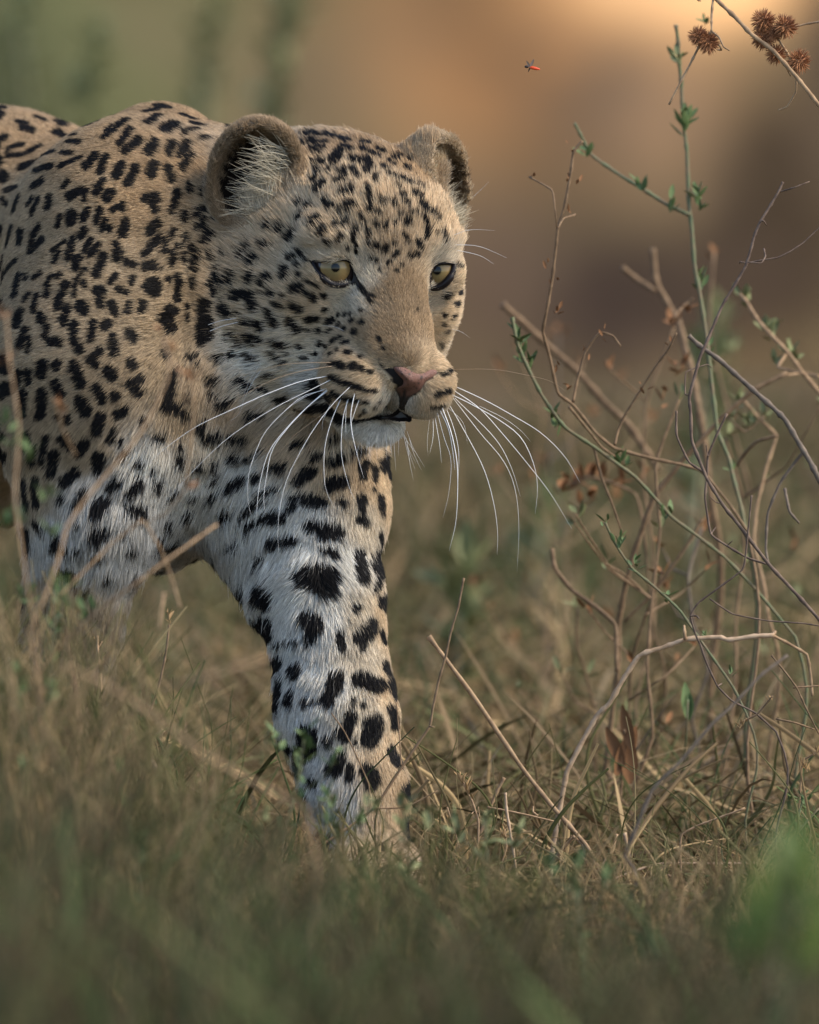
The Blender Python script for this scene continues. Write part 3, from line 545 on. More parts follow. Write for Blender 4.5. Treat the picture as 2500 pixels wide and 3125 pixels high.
dark = in_px(BV, MOUTH, 5, -.01) | in_px(BV, NOSE, 4, -.01) | in_px(BV, LIDS[0], 8, .02) | in_px(BV, LIDS[1], 7, .05)
skin_col[dark] = (.012, .010, .010)
m_skin = mat('leopard_skin', attr='col', rough=.8, spec=.2)
body = mesh_obj('body', to_world(BV), BQ, m_skin, leopard, origin=ROOTLOC)
set_color(body, skin_col)
# ------------------------------------------------------------------ fur: every strand a real curve rooted in the skin
def curves_obj(name, Pts, rad, col, m, parent):
    """Pts (n,k,3) world, rad (n,k), col (n,3)"""
    n, k = Pts.shape[:2]
    cu = bpy.data.hair_curves.new(name); cu.add_curves([k]*n)
    cu.attributes['position'].data.foreach_set('vector', (Pts-ROOTLOC).astype(np.float32).ravel())
    a = cu.attributes.get('radius') or cu.attributes.new('radius', 'FLOAT', 'POINT')
    a.data.foreach_set('value', rad.astype(np.float32).ravel())
    a = cu.attributes.new('col', 'FLOAT_COLOR', 'CURVE')
    a.data.foreach_set('color', np.concatenate([col, np.ones((n, 1))], 1).astype(np.float32).ravel())
    cu.materials.append(m)
    o = bpy.data.objects.new(name, cu); COL.objects.link(o); o.parent = parent
    return o
def hair_mat(name, rough=.45):
    m = bpy.data.materials.new(name); m.use_nodes = True; t = m.node_tree; t.nodes.clear()
    out = t.nodes.new('ShaderNodeOutputMaterial'); a = t.nodes.new('ShaderNodeAttribute'); a.attribute_name = 'col'
    d = t.nodes.new('ShaderNodeBsdfPrincipled'); d.inputs['Roughness'].default_value = rough; d.inputs['Specular IOR Level'].default_value = .12
    tr = t.nodes.new('ShaderNodeBsdfTranslucent'); mx = t.nodes.new('ShaderNodeMixShader'); mx.inputs[0].default_value = .25
    t.links.new(a.outputs['Color'], d.inputs['Base Color']); t.links.new(a.outputs['Color'], tr.inputs['Color'])
    t.links.new(d.outputs[0], mx.inputs[1]); t.links.new(tr.outputs[0], mx.inputs[2]); t.links.new(mx.outputs[0], out.inputs[0])
    return m
m_fur = hair_mat('fur')
NOSEP = head(0, 5.5, -4.5)
HC = head(0, -4, -1)
def unit(v): return v/(np.linalg.norm(v, axis=1)[:, None]+1e-12)
def flow(X, N):
    """combing direction"""
    px = to_px(X)
    hd = np.clip(1.25-np.linalg.norm((X-HC)@HM.T/np.array([.105, .125, .10]), axis=1), 0, .35)/.35      # 1 on the head
    f_head = unit(X-NOSEP)
    # body: back along the animal and down; legs: straight down
    back = np.array([-.75, .45, -.35]); down = np.array([-.12, .02, -1.0])
    w = np.clip((px[:, 1]-1150)/500, 0, 1)[:, None]
    f_body = back*(1-w)+down*w
    neck = np.clip(1-np.linalg.norm(X-P(700, 950, .10), axis=1)/.11, 0, 1)[:, None]
    f_body = f_body+neck*np.array([-.1, 0, -.8])
    inner = np.exp(-(((px-np.array([980, 1780]))/np.array([160, 200]))**2).sum(1))[:, None]
    rad = np.stack([px[:, 0]-960, np.zeros(len(px)), -(px[:, 1]-1800)], 1); rad = unit(rad)
    f_body = unit(f_body)+inner*rad*.8
    f = f_head*hd[:, None]+unit(f_body)*(1-hd[:, None])
    for i in (0, 1):
        q = ear_local(X, i); m = np.linalg.norm(q/np.array([.0325, .026, .0395]), axis=1) < 1.12
        M = EARS[i][1]; f[m] = M[2]*.8+(-1 if i == 0 else 1)*M[0]*.5
    f = f-(f*N).sum(1)[:, None]*N
    return unit(f)
def noise3(X, f, s=0.0):
    return np.stack([wob(X, f, s+1.1), wob(X, f*1.07, s+2.3), wob(X, f*.93, s+4.1)], 1)
FQ = 1.0
tri = np.concatenate([BQ[:, [0, 1, 2]], BQ[:, [0, 2, 3]]])
A_, B_, C_ = BV[tri[:, 0]], BV[tri[:, 1]], BV[tri[:, 2]]
ar = np.linalg.norm(np.cross(B_-A_, C_-A_), axis=1)*.5
cen = (A_+B_+C_)/3; nrm = BN[tri[:, 0]]; cpx = to_px(cen)
inf = (cpx[:, 0] > -60) & (cpx[:, 0] < 1700) & (cpx[:, 1] < 2850)
face = inf & (cpx[:, 0] > 600) & (cpx[:, 1] < 1420) & (cen[:, 1] < .17)
vis = inf & (nrm[:, 1] < .35)
dens = np.where(vis, 3.4e6, .16e6)
dens = np.where(vis & face, 4.6e6, dens)
dens = np.where(vis & face & (cen[:, 1] < .03) & (np.linalg.norm(cen-NOSEP, axis=1) < .075), 8e6, dens)
dens = np.where(vis & ~face & (cpx[:, 1] > 1350) & (cpx[:, 0] > 600), 3.2e6, dens)
dens = np.where(inf, dens, .05e6)*FQ
cdf = np.cumsum(ar*dens); NH = int(cdf[-1])
pick = np.searchsorted(cdf, RNG.random(NH)*cdf[-1])
u, v = RNG.random(NH), RNG.random(NH); sw = u+v > 1; u[sw] = 1-u[sw]; v[sw] = 1-v[sw]
ti = tri[pick]
X = BV[ti[:, 0]]*(1-u-v)[:, None]+BV[ti[:, 1]]*u[:, None]+BV[ti[:, 2]]*v[:, None]
N = unit(BN[ti[:, 0]]*(1-u-v)[:, None]+BN[ti[:, 1]]*u[:, None]+BN[ti[:, 2]]*v[:, None])
dn = dens[pick]
bad = in_px(X, NOSE, 3.0, -.008) | in_px(X, MOUTH, 3, .02) | (in_px(X, LIDS[0], 4.5, .03) | in_px(X, LIDS[1], 4, .06)) & (to_px(X)[:, 1] > 800) | in_px(X, LIDS[0], 0, .03) | in_px(X, LIDS[1], 0, .06)
for e in EYEC: bad |= np.linalg.norm(X-e, axis=1) < EYER*CM*1.05
X, N, dn = X[~bad], N[~bad], dn[~bad]; NH = len(X)
print('strands', NH)
T = flow(X, N)
l0_ = zone(X)[:, 3]
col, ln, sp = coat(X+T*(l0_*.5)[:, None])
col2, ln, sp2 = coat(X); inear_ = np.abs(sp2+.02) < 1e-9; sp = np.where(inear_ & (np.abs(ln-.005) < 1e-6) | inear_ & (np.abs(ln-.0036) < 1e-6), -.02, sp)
col = np.where((sp == -.02)[:, None], col2, col)
earish = np.zeros(NH, bool)
for i in (0, 1): earish |= np.linalg.norm(ear_local(X, i)/np.array([.0325, .026, .0395]), axis=1) < 1.12
T = unit(T+np.where(earish, .35, 0)[:, None]*RNG.normal(0, 1, X.shape)+.16*noise3(X, 260, 5)+.10*noise3(X, 90, 2)+RNG.normal(0, .09, X.shape))
ln = ln*np.exp(RNG.normal(0, .18, NH))
lift = .38+.15*wob(X, 150, 3)+np.where(earish, .25, 0)
ln = np.maximum(ln, .0022)
is_ear = np.zeros(NH, bool)
for i in (0, 1):
    q = ear_local(X, i); is_ear |= np.linalg.norm(q/np.array([.0325, .026, .0395]), axis=1) < 1.12
d0 = unit(T+N*lift[:, None]); d1 = unit(T+N*(lift*.25)[:, None]+np.array([0, 0, -.10]))
K = 5; tt = np.linspace(0, 1, K)
Pt = np.stack([X+ln[:, None]*((t-.5*t*t)*d0+.5*t*t*d1) for t in tt], 1)
Pt[:, 0] -= N*.0006
# tufting: tips lean towards a neighbourhood centre
cs = np.clip(ln*.42, .002, .0075)
lev = np.round(np.log2(cs/.002)*1.5).astype(int); cell = .002*2**(lev/1.5)
key = np.floor((X+noise3(X, 500, 8)*.0012)/cell[:, None]).astype(np.int64)+4000
kk = ((key[:, 0]*9000+key[:, 1])*9000+key[:, 2])*16+lev
uq, inv = np.unique(kk, return_inverse=True); cnt = np.bincount(inv)
tip = np.stack([np.bincount(inv, Pt[:, -1, a])/cnt for a in range(3)], 1)[inv]
cl = np.clip(RNG.normal(.24, .12, NH)*np.clip(ln/.010, .5, 1.4), 0, .8)
for j, t in enumerate(tt): Pt[:, j] += (tip-Pt[:, -1])*(cl*t**1.6)[:, None] if j < K-1 else 0
Pt[:, -1] += (tip-Pt[:, -1])*cl[:, None]
# colour: pigment per strand, with natural variation
edge = sp+RNG.normal(0, .00035, NH)+np.clip(ln-.003, 0, .02)*RNG.normal(0, .05, NH)
mk = np.clip(edge/.0006+.5, 0, 1)[:, None]
tone = np.exp(RNG.normal(0, 1, NH)*np.where(ln < .0055, .27, .17)+.10*wob(X, 200, 9)+.08*wob(X, 60, 4))[:, None]
agouti = (RNG.random(NH) < np.where(ln < .0055, .15, .06))[:, None]
base = np.where(agouti, col*.45, col)*tone
grey = (RNG.random(NH) < .03)[:, None] & (mk > .5)
c = base*(1-mk)+INK*mk; c = np.where(grey, base*.3, c)
rootr = np.where(dn < .2e6, .0007, np.where(dn > 6e6, .00013, np.where(dn > 4e6, .00015, .00018)))/math.sqrt(FQ)
rootr = rootr*np.clip(ln/.010, .75, 1.25)
prof = np.array([1, 1, .85, .6, .18])
to_w = lambda Z: (Z.reshape(-1, 3)@R3+F0).reshape(Z.shape)
fur = curves_obj('fur', to_w(Pt), rootr[:, None]*prof[None], np.clip(c, 0, .95), m_fur, leopard)
# long pale hairs inside the ears --------------------------------------
LH = []; LC = []; LR = []
for i, n in ((0, 420), (1, 900)):
    cc, M = EARS[i]; s = -1 if i == 0 else 1          # towards the outer rim
    r = np.array([.0325, .026, .0395])
    ang = RNG.uniform(-1.9, 1.35, n) if i == 0 else RNG.uniform(-2.4, .75, n)   # angle measured on the inner side of the opening
    rr = RNG.uniform(.45, .93, n)
    qx = -s*np.cos(ang*.62)*r[0]*rr*.85; qz = np.sin(ang*.62+.0)*r[2]*rr-.004
    qy = RNG.uniform(-.004, .010, n)
    L = RNG.uniform(.014, .034, n) if i == 0 else RNG.uniform(.008, .021, n)
    p0 = np.stack([qx, qy, qz], 1)
    dirv = unit(np.stack([s*RNG.uniform(.5, 1.1, n), RNG.uniform(.15, .75, n), RNG.normal(.28, .28, n)], 1))
    d2 = unit(dirv+np.stack([s*RNG.uniform(-.1, .5, n), RNG.uniform(-.5, .1, n), RNG.normal(-.25, .35, n)], 1))
    pp = np.stack([p0+L[:, None]*((t-.5*t*t)*dirv+.5*t*t*d2) for t in tt], 1)
    LH.append(cc+pp@M); LC.append(np.array(ZONE['W'])*np.array([1, .93, .78])*RNG.uniform(.45, 1.05, (n, 1)))
    LR.append(np.full((n, 1), .00019 if i == 0 else .00015)*np.array([[1, .9, .8, .6, .25]]))
ear_hair = curves_obj('ear_tuft', to_w(np.concatenate(LH)), np.concatenate(LR), np.clip(np.concatenate(LC), 0, .95), m_fur, leopard)

# ------------------------------------------------------------------ eyes, nose, whiskers
def eye_mesh(name, c, r, gaze, parent):
    n, mm = 48, 24; rings = []
    g = gaze/np.linalg.norm(gaze); a = np.cross(g, [0, 0, 1.]); a /= np.linalg.norm(a); b = np.cross(a, g)
    V = []; F = []; Cc = []
    th = np.concatenate([[0], np.linspace(.02, .85, 44), np.linspace(.9, math.pi, 14)])
    for i, t in enumerate(th):
        bulge = 1+.03*np.clip(1-(t/.8)**2, 0, 1)
        for j in range(n):
            p = 2*math.pi*j/n
            d = g*math.cos(t)+(a*math.cos(p)+b*math.sin(p))*math.sin(t)
            V.append(c+d*r*bulge)
            k = t/.73
            if t < .185: col = (.003, .003, .003)
            elif k < 1:
                q = (t-.185)/(.73-.185)
                in_ = np.array([.145, .115, .052]); out_ = np.array([.235, .145, .056])
                col = in_*(1-q)+out_*q
                col = col*(1+.10*math.sin(p*37+math.sin(p*11)*2)*(.4+.6*q))*(.75 if q > .93 else 1)*(.7 if q < .06 else 1)
            elif k < 1.08: col = (.02, .014, .012)
            else: col = (.05, .035, .032)
            Cc.append(col)
    nr = len(th)
    for i in range(nr-1):
        for j in range(n): F.append((i*n+j, i*n+(j+1) % n, (i+1)*n+(j+1) % n, (i+1)*n+j))
    o = mesh_obj(name, to_world(np.array(V)), np.array(F), m_eye, parent, origin=ROOTLOC); set_color(o, np.array(Cc)); return o
m_eye = mat('eye_iris', attr='col', rough=.07, spec=.32)
GZ = [P(1026, 812, -8)-EYEC[0], P(1338, 822, -8)-EYEC[1]]
for e, g in zip(EYEC, GZ):
    g = np.array(g); g = g/np.linalg.norm(g)
    tgt = np.array([.035, -1, .012]) if e is EYEC[0] else np.array([-.05, -1, .02])
    eye_mesh('eye', e, EYER*CM*.985, tgt, leopard)
def tube(pts_, rads, nside=6, cap=True):
    """V,F of a tapered tube through points"""
    pts_ = np.asarray(pts_, float); n = len(pts_)
    tg = np.gradient(pts_, axis=0); tg /= np.linalg.norm(tg, axis=1)[:, None]+1e-12
    up = np.array([.3, .9, .2]); V = []
    for i in range(n):
        a = np.cross(tg[i], up); a /= np.linalg.norm(a)+1e-9; b = np.cross(tg[i], a)
        for j in range(nside):
            p = 2*math.pi*j/nside; V.append(pts_[i]+(a*math.cos(p)+b*math.sin(p))*rads[i])
    F = [(i*nside+j, i*nside+(j+1) % nside, (i+1)*nside+(j+1) % nside, (i+1)*nside+j) for i in range(n-1) for j in range(nside)]
    if cap:
        V += [pts_[0], pts_[-1]]; c0, c1 = n*nside, n*nside+1
        F += [(c0, (j+1) % nside, j, c0) for j in range(nside)]
        F += [(c1, (n-1)*nside+j, (n-1)*nside+(j+1) % nside, c1) for j in range(nside)]
    return np.array(V), F
def spline(p, n=16):
    """Catmull-Rom through points (any dimension)"""
    p = np.asarray(p, float)
    if len(p) == 2: return p[0]+(p[1]-p[0])*np.linspace(0, 1, n)[:, None]
    q = np.vstack([2*p[0]-p[1], p, 2*p[-1]-p[-2]]); out = []
    m = len(p)-1
    for s in np.linspace(0, m-1e-6, n):
        i = int(s); t = s-i; a, b, c, d = q[i:i+4]
        out.append(.5*((2*b)+(-a+c)*t+(2*a-5*b+4*c-d)*t*t+(-a+3*b-3*c+d)*t**3))
    return np.array(out)
def poly_mesh(name, V, F, m, parent, origin=None, smooth=True):
    me = bpy.data.meshes.new(name); V = np.asarray(V)-(origin if origin is not None else 0)
    F = [tuple(dict.fromkeys(f)) for f in F]
    me.from_pydata(V.tolist(), [], F); me.update()
    if smooth: me.polygons.foreach_set('use_smooth', np.ones(len(me.polygons), bool))
    if m: me.materials.append(m)
    o = bpy.data.objects.new(name, me); COL.objects.link(o)
    if parent: o.parent = parent
    return o
m_lid = mat('eyelid_skin', (.009, .007, .008), rough=.38, spec=.22)
for e, lid in zip(EYEC, LIDS):
    L = spline(lid+[lid[0]], 56); pts3 = []; e_mid = np.mean([q_[1] for q_ in lid])
    for x, y in L:
        p0 = P(x, y, e[1]-.02); dr = p0-EYE_O; dr /= np.linalg.norm(dr)
        oc = EYE_O-e; b_ = oc@dr; c_ = oc@oc-(EYER*CM*1.0)**2; disc = b_*b_-c_
        if disc > 0:
            q = EYE_O+dr*(-b_-math.sqrt(disc)); q[1] = min(q[1], e[1]-.006)
        else: q = EYE_O+dr*(-b_); q[1] = e[1]-.006
        q[1] -= .0011+.0008*(y > e_mid)
        pts3.append(q)
    pts3 = np.array(pts3)
    for _ in range(3): pts3[:, 1] = (np.roll(pts3[:, 1], 1)+pts3[:, 1]+np.roll(pts3[:, 1], -1))/3
    rr_ = np.array([(.0013 if y < 802+8*(e is EYEC[1]) else .0020)+.0006*(y > 840) for x, y in L])
    V_, F_ = tube(to_world(pts3), rr_, 8, False)
    poly_mesh('eyelid', V_, F_, m_lid, leopard, ROOTLOC)
# dark tear corner beside the left eye
tc_ = [(1076, 806), (1090, 832), (1098, 860), (1106, 884), (1088, 877), (1070, 868), (1077, 850), (1078, 828)]
cenp = np.array([1084., 856.]); rings = []; V_ = []; F_ = []
for s in (1, .6, .2):
    for x, y in spline(tc_+[tc_[0]], 25)[:-1]:
        p = cenp+(np.array([x, y])-cenp)*s; h = hit(*p); yy = e0 = EYEC[0][1]-.013 if h is None else min(h[1], EYEC[0][1]-.0105)
        V_.append(P(p[0], p[1], yy-.0008*(1-s)-.0004))
for r_ in range(2):
    for j in range(24): F_.append((r_*24+j, r_*24+(j+1) % 24, (r_+1)*24+(j+1) % 24, (r_+1)*24+j))
F_.append(tuple(range(48, 72)))
poly_mesh('tear_duct', to_world(np.array(V_)), F_, m_lid, leopard, ROOTLOC)
# nose leather
npx = np.array(NOSE); stp = 2.0
gx = np.arange(npx[:, 0].min()-3, npx[:, 0].max()+4, stp); gy = np.arange(npx[:, 1].min()-3, npx[:, 1].max()+4, stp)
GX, GY = np.meshgrid(gx, gy, indexing='ij'); pp = np.stack([GX.ravel(), GY.ravel()], 1)
sdn = -poly_sd(npx, pp)                                   # inside positive, px
dep = np.array([(lambda h: h[1] if h is not None else np.nan)(hit(*q)) for q in pp])
dep = np.where(np.isnan(dep), np.nanmedian(dep), dep).reshape(GX.shape)
for _ in range(14):
    dp = np.pad(dep, 1, mode='edge'); dep = (dp[:-2, 1:-1]+dp[2:, 1:-1]+dp[1:-1, :-2]+dp[1:-1, 2:]+4*dp[1:-1, 1:-1])/8
dep = dep.ravel()
def blob(x, y, rx, ry, rot=0):
    c, s = math.cos(rot), math.sin(rot); u = (pp[:, 0]-x)*c+(pp[:, 1]-y)*s; v = -(pp[:, 0]-x)*s+(pp[:, 1]-y)*c
    return np.exp(-((u/rx)**2+(v/ry)**2))
nostril = np.clip(blob(1218, 1166, 16, 13)+blob(1206, 1148, 22, 12, .75)+blob(1184, 1124, 24, 10, .9)+blob(1168, 1103, 18, 7, 1.1), 0, 1)
nost2 = np.clip(blob(1300, 1172, 14, 6, -.7), 0, 1)
phil = np.exp(-((pp[:, 0]-(1236-(pp[:, 1]-1190)*.22))/5.0)**2)*np.clip((pp[:, 1]-1178)/14, 0, 1)
infl = np.clip(sdn/26, 0, 1)**.6*.0040
lp = np.exp(-((pp[:, 0]-1255)/60)**2-((pp[:, 1]-1150)/40)**2)*.0018
depn = dep-infl-lp+nostril*.0100+nost2*.001+phil*.0022-.0008-np.clip((pp[:, 1]-1195)/40, 0, 1)*.0016
wv = P(0, 0, 0)*0
NV = np.stack([P(q[0], q[1], d) for q, d in zip(pp, depn)])
ok = (sdn > -3).reshape(GX.shape); n1 = GX.shape[1]
NF = [(i*n1+j, i*n1+j+1, (i+1)*n1+j+1, (i+1)*n1+j) for i in range(GX.shape[0]-1) for j in range(n1-1) if ok[i, j] and ok[i+1, j] and ok[i, j+1] and ok[i+1, j+1]]
pink = np.array([.165, .078, .058]); fre = np.zeros(len(pp))
for x, y, r in ((745,465,13),(860,465,14),(815,545,12),(895,430,10),(800,410,9),(1050,510,18),(1040,540,12),(1005,608,13),(970,685,12),(840,630,10),(765,690,10),(935,660,10),(940,608,8),(1098,462,9),(900,560,7),(1000,560,7),(880,690,7),(760,580,8),(1120,520,7),(840,500,6)):
    fre += np.exp(-(((pp[:, 0]-(1080+x/5.0735))**2+(pp[:, 1]-(1050+y/5.0735))**2)/(r/5.0735*1.15)**2)**1.5)
low = np.clip((pp[:, 1]-1168)/35, 0, 1)[:, None]
nc = pink*(1-low*.35)*np.array([1, 1, 1])
drk = np.clip(nostril*2.4-1.3, 0, 1); drk = np.maximum(drk, np.clip(phil*1.2-.2, 0, 1)); drk = np.maximum(drk, np.clip((pp[:, 1]-1203)/10, 0, 1))
drk = np.maximum(drk, np.clip(1-(sdn+0)/2.5, 0, 1)*.6*(pp[:, 1] > 1150)); drk = np.maximum(drk, np.clip(fre*1.3, 0, 1)*.9)
leftout = np.clip((1178-(pp[:, 0]-0))/12, 0, 1)*np.clip((pp[:, 1]-1080)/10, 0, 1); drk = np.maximum(drk, np.where(pp[:, 0]+ (1150-pp[:, 1])*.0 < 1186, 1, 0)*(pp[:, 1] < 1128+0*pp[:, 0]))
drk = np.maximum(drk, ((pp[:, 0]-1166)*.62 < (pp[:, 1]-1104)*1.0-6)*(pp[:, 0] < 1212)*1.0)
nc = nc*(1-drk[:, None])+np.array([.010, .009, .010])*drk[:, None]
used = np.unique(np.array(NF)); remap = -np.ones(len(NV), int); remap[used] = np.arange(len(used))
m_nose = mat('nose_leather', attr='col', rough=.42, spec=.5)
tnt = m_nose.node_tree; bn = tnt.nodes.new('ShaderNodeBump'); bn.inputs[0].default_value = .5; bn.inputs[1].default_value = .0014
nn = tnt.nodes.new('ShaderNodeTexVoronoi'); nn.inputs['Scale'].default_value = 1400; tcn = tnt.nodes.new('ShaderNodeTexCoord')
tnt.links.new(tcn.outputs['Object'], nn.inputs['Vector']); tnt.links.new(nn.outputs['Distance'], bn.inputs['Height']); tnt.links.new(bn.outputs[0], tnt.nodes['Principled BSDF'].inputs['Normal'])
nose = mesh_obj('nose', to_world(NV[used]), remap[np.array(NF)], m_nose, leopard, origin=ROOTLOC); set_color(nose, nc[used])
# black lips and the shaded mouth opening, drawn as one dark sheet
mp = np.array(MOUTH); GXm, GYm = np.meshgrid(np.arange(mp[:, 0].min()-4, mp[:, 0].max()+5, 2.0), np.arange(mp[:, 1].min()-4, mp[:, 1].max()+5, 2.0), indexing='ij')
pm = np.stack([GXm.ravel(), GYm.ravel()], 1); sdm = -poly_sd(mp, pm)
dm = np.array([(lambda h: h[1] if h is not None and h[1] < .02 else np.nan)(hit(*q)) for q in pm]); dm = np.where(np.isnan(dm), np.nanmedian(dm), dm)
dm = np.full(GXm.shape, np.nanpercentile(dm, 22))
for _ in range(20):
    dp = np.pad(dm, 1, mode='edge'); dm = (dp[:-2, 1:-1]+dp[2:, 1:-1]+dp[1:-1, :-2]+dp[1:-1, 2:]+4*dp[1:-1, 1:-1])/8
dm = dm.ravel()-.0030+np.clip(sdm/10, 0, 1)*.0050+(pm[:, 0] < 1190)*(1190-pm[:, 0])*.00002
MV = np.stack([P(q[0], q[1], d) for q, d in zip(pm, dm)]); okm = (sdm > -2).reshape(GXm.shape); n1 = GXm.shape[1]
MF = np.array([(i*n1+j, i*n1+j+1, (i+1)*n1+j+1, (i+1)*n1+j) for i in range(GXm.shape[0]-1) for j in range(n1-1) if okm[i, j] and okm[i+1, j] and okm[i, j+1] and okm[i+1, j+1]])
us = np.unique(MF); rm = -np.ones(len(MV), int); rm[us] = np.arange(len(us))
mesh_obj('lip_mouth_dark', to_world(MV[us]), rm[MF], mat('lip_mouth_black', (.010, .008, .008), rough=.4, spec=.4), leopard, origin=ROOTLOC)
# whiskers
WB = """800 492,600 495,430 520,135 608|t
810 510,600 545,430 600,250 700,170 790|t
770 570,600 605,400 680,200 770,0 865,-180 990,-289 1085|w
790 590,680 645,450 760,200 920,0 1105,-180 1300|w
760 650,620 690,500 790,400 900,340 1030,305 1150,300 1290,325 1413|w
770 645,660 740,540 860,430 1000,380 1150,356 1300,351 1407|w
775 650,650 750,520 890,440 1010,410 1150,393 1280,400 1363|w
910 622,800 730,700 860,623 985,533 1163,489 1332,475 1491,485 1639|w
845 700,790 830,755 960,745 1080,755 1225,805 1345|w
888 705,860 800,848 920,850 1050,889 1207,924 1296|w
925 670,903 790,910 900,940 1030,978 1167|w
950 710,918 800,905 850|s
880 710,872 830,875 910|s
790 720,740 830,735 890|s
815 735,660 850,560 930,485 1035|t
765 640,640 690,560 740,500 790|s
250 230,130 250,0 300,-86 360|s
265 250,130 285,0 345,-86 385|s
410 490,330 600,280 700,250 790,180 845|f
380 480,300 620,250 760|f
870 310,800 280,700 275|f"""
WF = """950 778,1040 778,1110 790,1160 803,1192 824|t
955 812,1020 842,1080 875,1140 912,1190 962,1222 1017|w
953 820,1010 860,1060 915,1110 975,1160 1040,1204 1113|w
950 830,1000 855,1060 890,1100 925,1125 980,1132 1030,1127 1083|w
952 835,1010 910,1060 970,1085 1030,1093 1110,1089 1205|s
945 850,985 920,1020 990,1040 1060,1048 1120,1047 1168|w
930 855,950 910,962 970,964 1030,960 1100,946 1160|w
920 865,935 920,950 970,945 1040,933 1090|s
938 855,955 900,966 950,965 1010|w
1010 855,1060 880,1095 905,1118 930|s
958 838,1040 920,1075 980,1096 1045|s
925 860,945 905,955 960,958 990|w
915 872,925 930,930 975|s
912 875,912 920,905 955|s
968 440,1000 411,1030 383|s
950 497,990 484,1043 485|s
955 515,1010 519,1068 543|s
960 526,1010 538,1040 556|s
945 692,970 698,990 711|f
905 880,900 930,902 960|f
940 855,975 890,985 935|f"""
def whisk(line, f):
    p, k = line.split('|'); q = np.array([f(*map(float, a.split())) for a in p.split(',')]); return q, k
Wh = [whisk(l, lambda x, y: (600+x/1.9167, 850+y/1.9167)) for l in WB.split('\n')]+[whisk(l, lambda x, y: (x*1.44928, y*1.44928)) for l in WF.split('\n')]
for i in range(26):      # bristles under the chin
    x = RNG.uniform(1080, 1250); y = RNG.uniform(1315, 1345); a = (x-1150)/150*.5+RNG.normal(0, .15); L_ = RNG.uniform(50, 130)
    Wh.append((np.array([(x, y), (x+L_*a*.4, y+L_*.45), (x+L_*a*1.1, y+L_*.95)]), 'f'))
m_wh = {k: mat('whisker_'+n, c_, rough=.3, spec=.6) for k, n, c_ in (('w', 'white', (.85, .84, .82)), ('t', 'tan', (.32, .22, .13)))}
for q, k in Wh:
    s = spline(q, 18); h = hit(*q[0]); d0_ = (h[1] if h is not None else EYEC[0][1]+.02)-.001
    side = 1 if q[-1, 0] > q[0, 0] else -1
    L_ = np.concatenate([[0], np.cumsum(np.linalg.norm(np.diff(s, axis=0), axis=1))])/PX
    d_ = d0_-.012*np.sin(np.clip(L_/.12, 0, 1)*1.6)
    pts3 = to_world(np.array([P(x, y, dd) for (x, y), dd in zip(s, d_)]))
    R_ = {'w': .00028, 's': .00018, 't': .00024, 'f': .00012}[k]*RNG.uniform(.75, 1.15)
    V_, F_ = tube(pts3, R_*(1-.85*np.linspace(0, 1, 18)**1.5), 5)
    o = poly_mesh('whisker', V_, F_, m_wh['t' if k == 't' else 'w'], leopard, ROOTLOC)
# ------------------------------------------------------------------ ground and the earth bank behind
def fbm(x, y, seed=0, octv=5, f=1.0):
    from mathutils import noise as mn
    out = np.zeros(x.shape)
    for idx in np.ndindex(x.shape):
        out[idx] = mn.fractal(Vector((x[idx]*f+seed*7.3, y[idx]*f-seed*3.1, seed)), 1.0, 2.0, octv)
    return out
def grid_mesh(name, X2, Y2, Z2, m, col=None, kind='structure'):
    n0, n1 = X2.shape
    V = np.stack([X2, Y2, Z2], -1).reshape(-1, 3)
    i, j = np.meshgrid(np.arange(n0-1), np.arange(n1-1), indexing='ij'); a = (i*n1+j).ravel()
    o = mesh_obj(name, V, np.stack([a, a+n1, a+n1+1, a+1], 1), m)
    if col is not None: set_color(o, col.reshape(-1, 3))
    return tag(o, kind=kind)
m_soil = mat('soil', attr='col', rough=.95, spec=.1, noise=(14, (.10, .07, .045), .45, .8))
gx_ = np.concatenate([np.linspace(-60, -4, 24), np.linspace(-3.6, 3.6, 90), np.linspace(4, 60, 24)])
gy_ = np.concatenate([np.linspace(-30, -8.5, 10), np.linspace(-8, 6.4, 160), np.linspace(6.7, 60, 40)])
GX2, GY2 = np.meshgrid(gx_, gy_, indexing='ij')
gz = fbm(GX2, GY2, 1, 4, 1.3)*.012-.012
gc = np.zeros(GX2.shape+(3,)); t_ = np.clip(fbm(GX2, GY2, 2, 4, .8)*.5+.5, 0, 1)[..., None]
gc[:] = np.array([.165, .117, .063])*(1-t_)+np.array([.066, .050, .029])*t_
t2_ = np.clip(fbm(GX2, GY2, 6, 3, 1.7)*1.6-.05, 0, 1)[..., None]; gc = gc*(1-t2_)+np.array([.08, .092, .040])*t2_
t3_ = np.clip(fbm(GX2, GY2, 9, 3, 2.6)*1.6-.2, 0, 1)[..., None]; gc = gc*(1-t3_)+np.array([.25, .175, .11])*t3_
wb_ = np.clip((GY2-3.2)/2.6, 0, 1)[..., None]; gc = gc*(1-wb_*.85)+np.array([.085, .062, .034])*wb_*.85
grid_mesh('ground', GX2, GY2, gz, m_soil, gc)
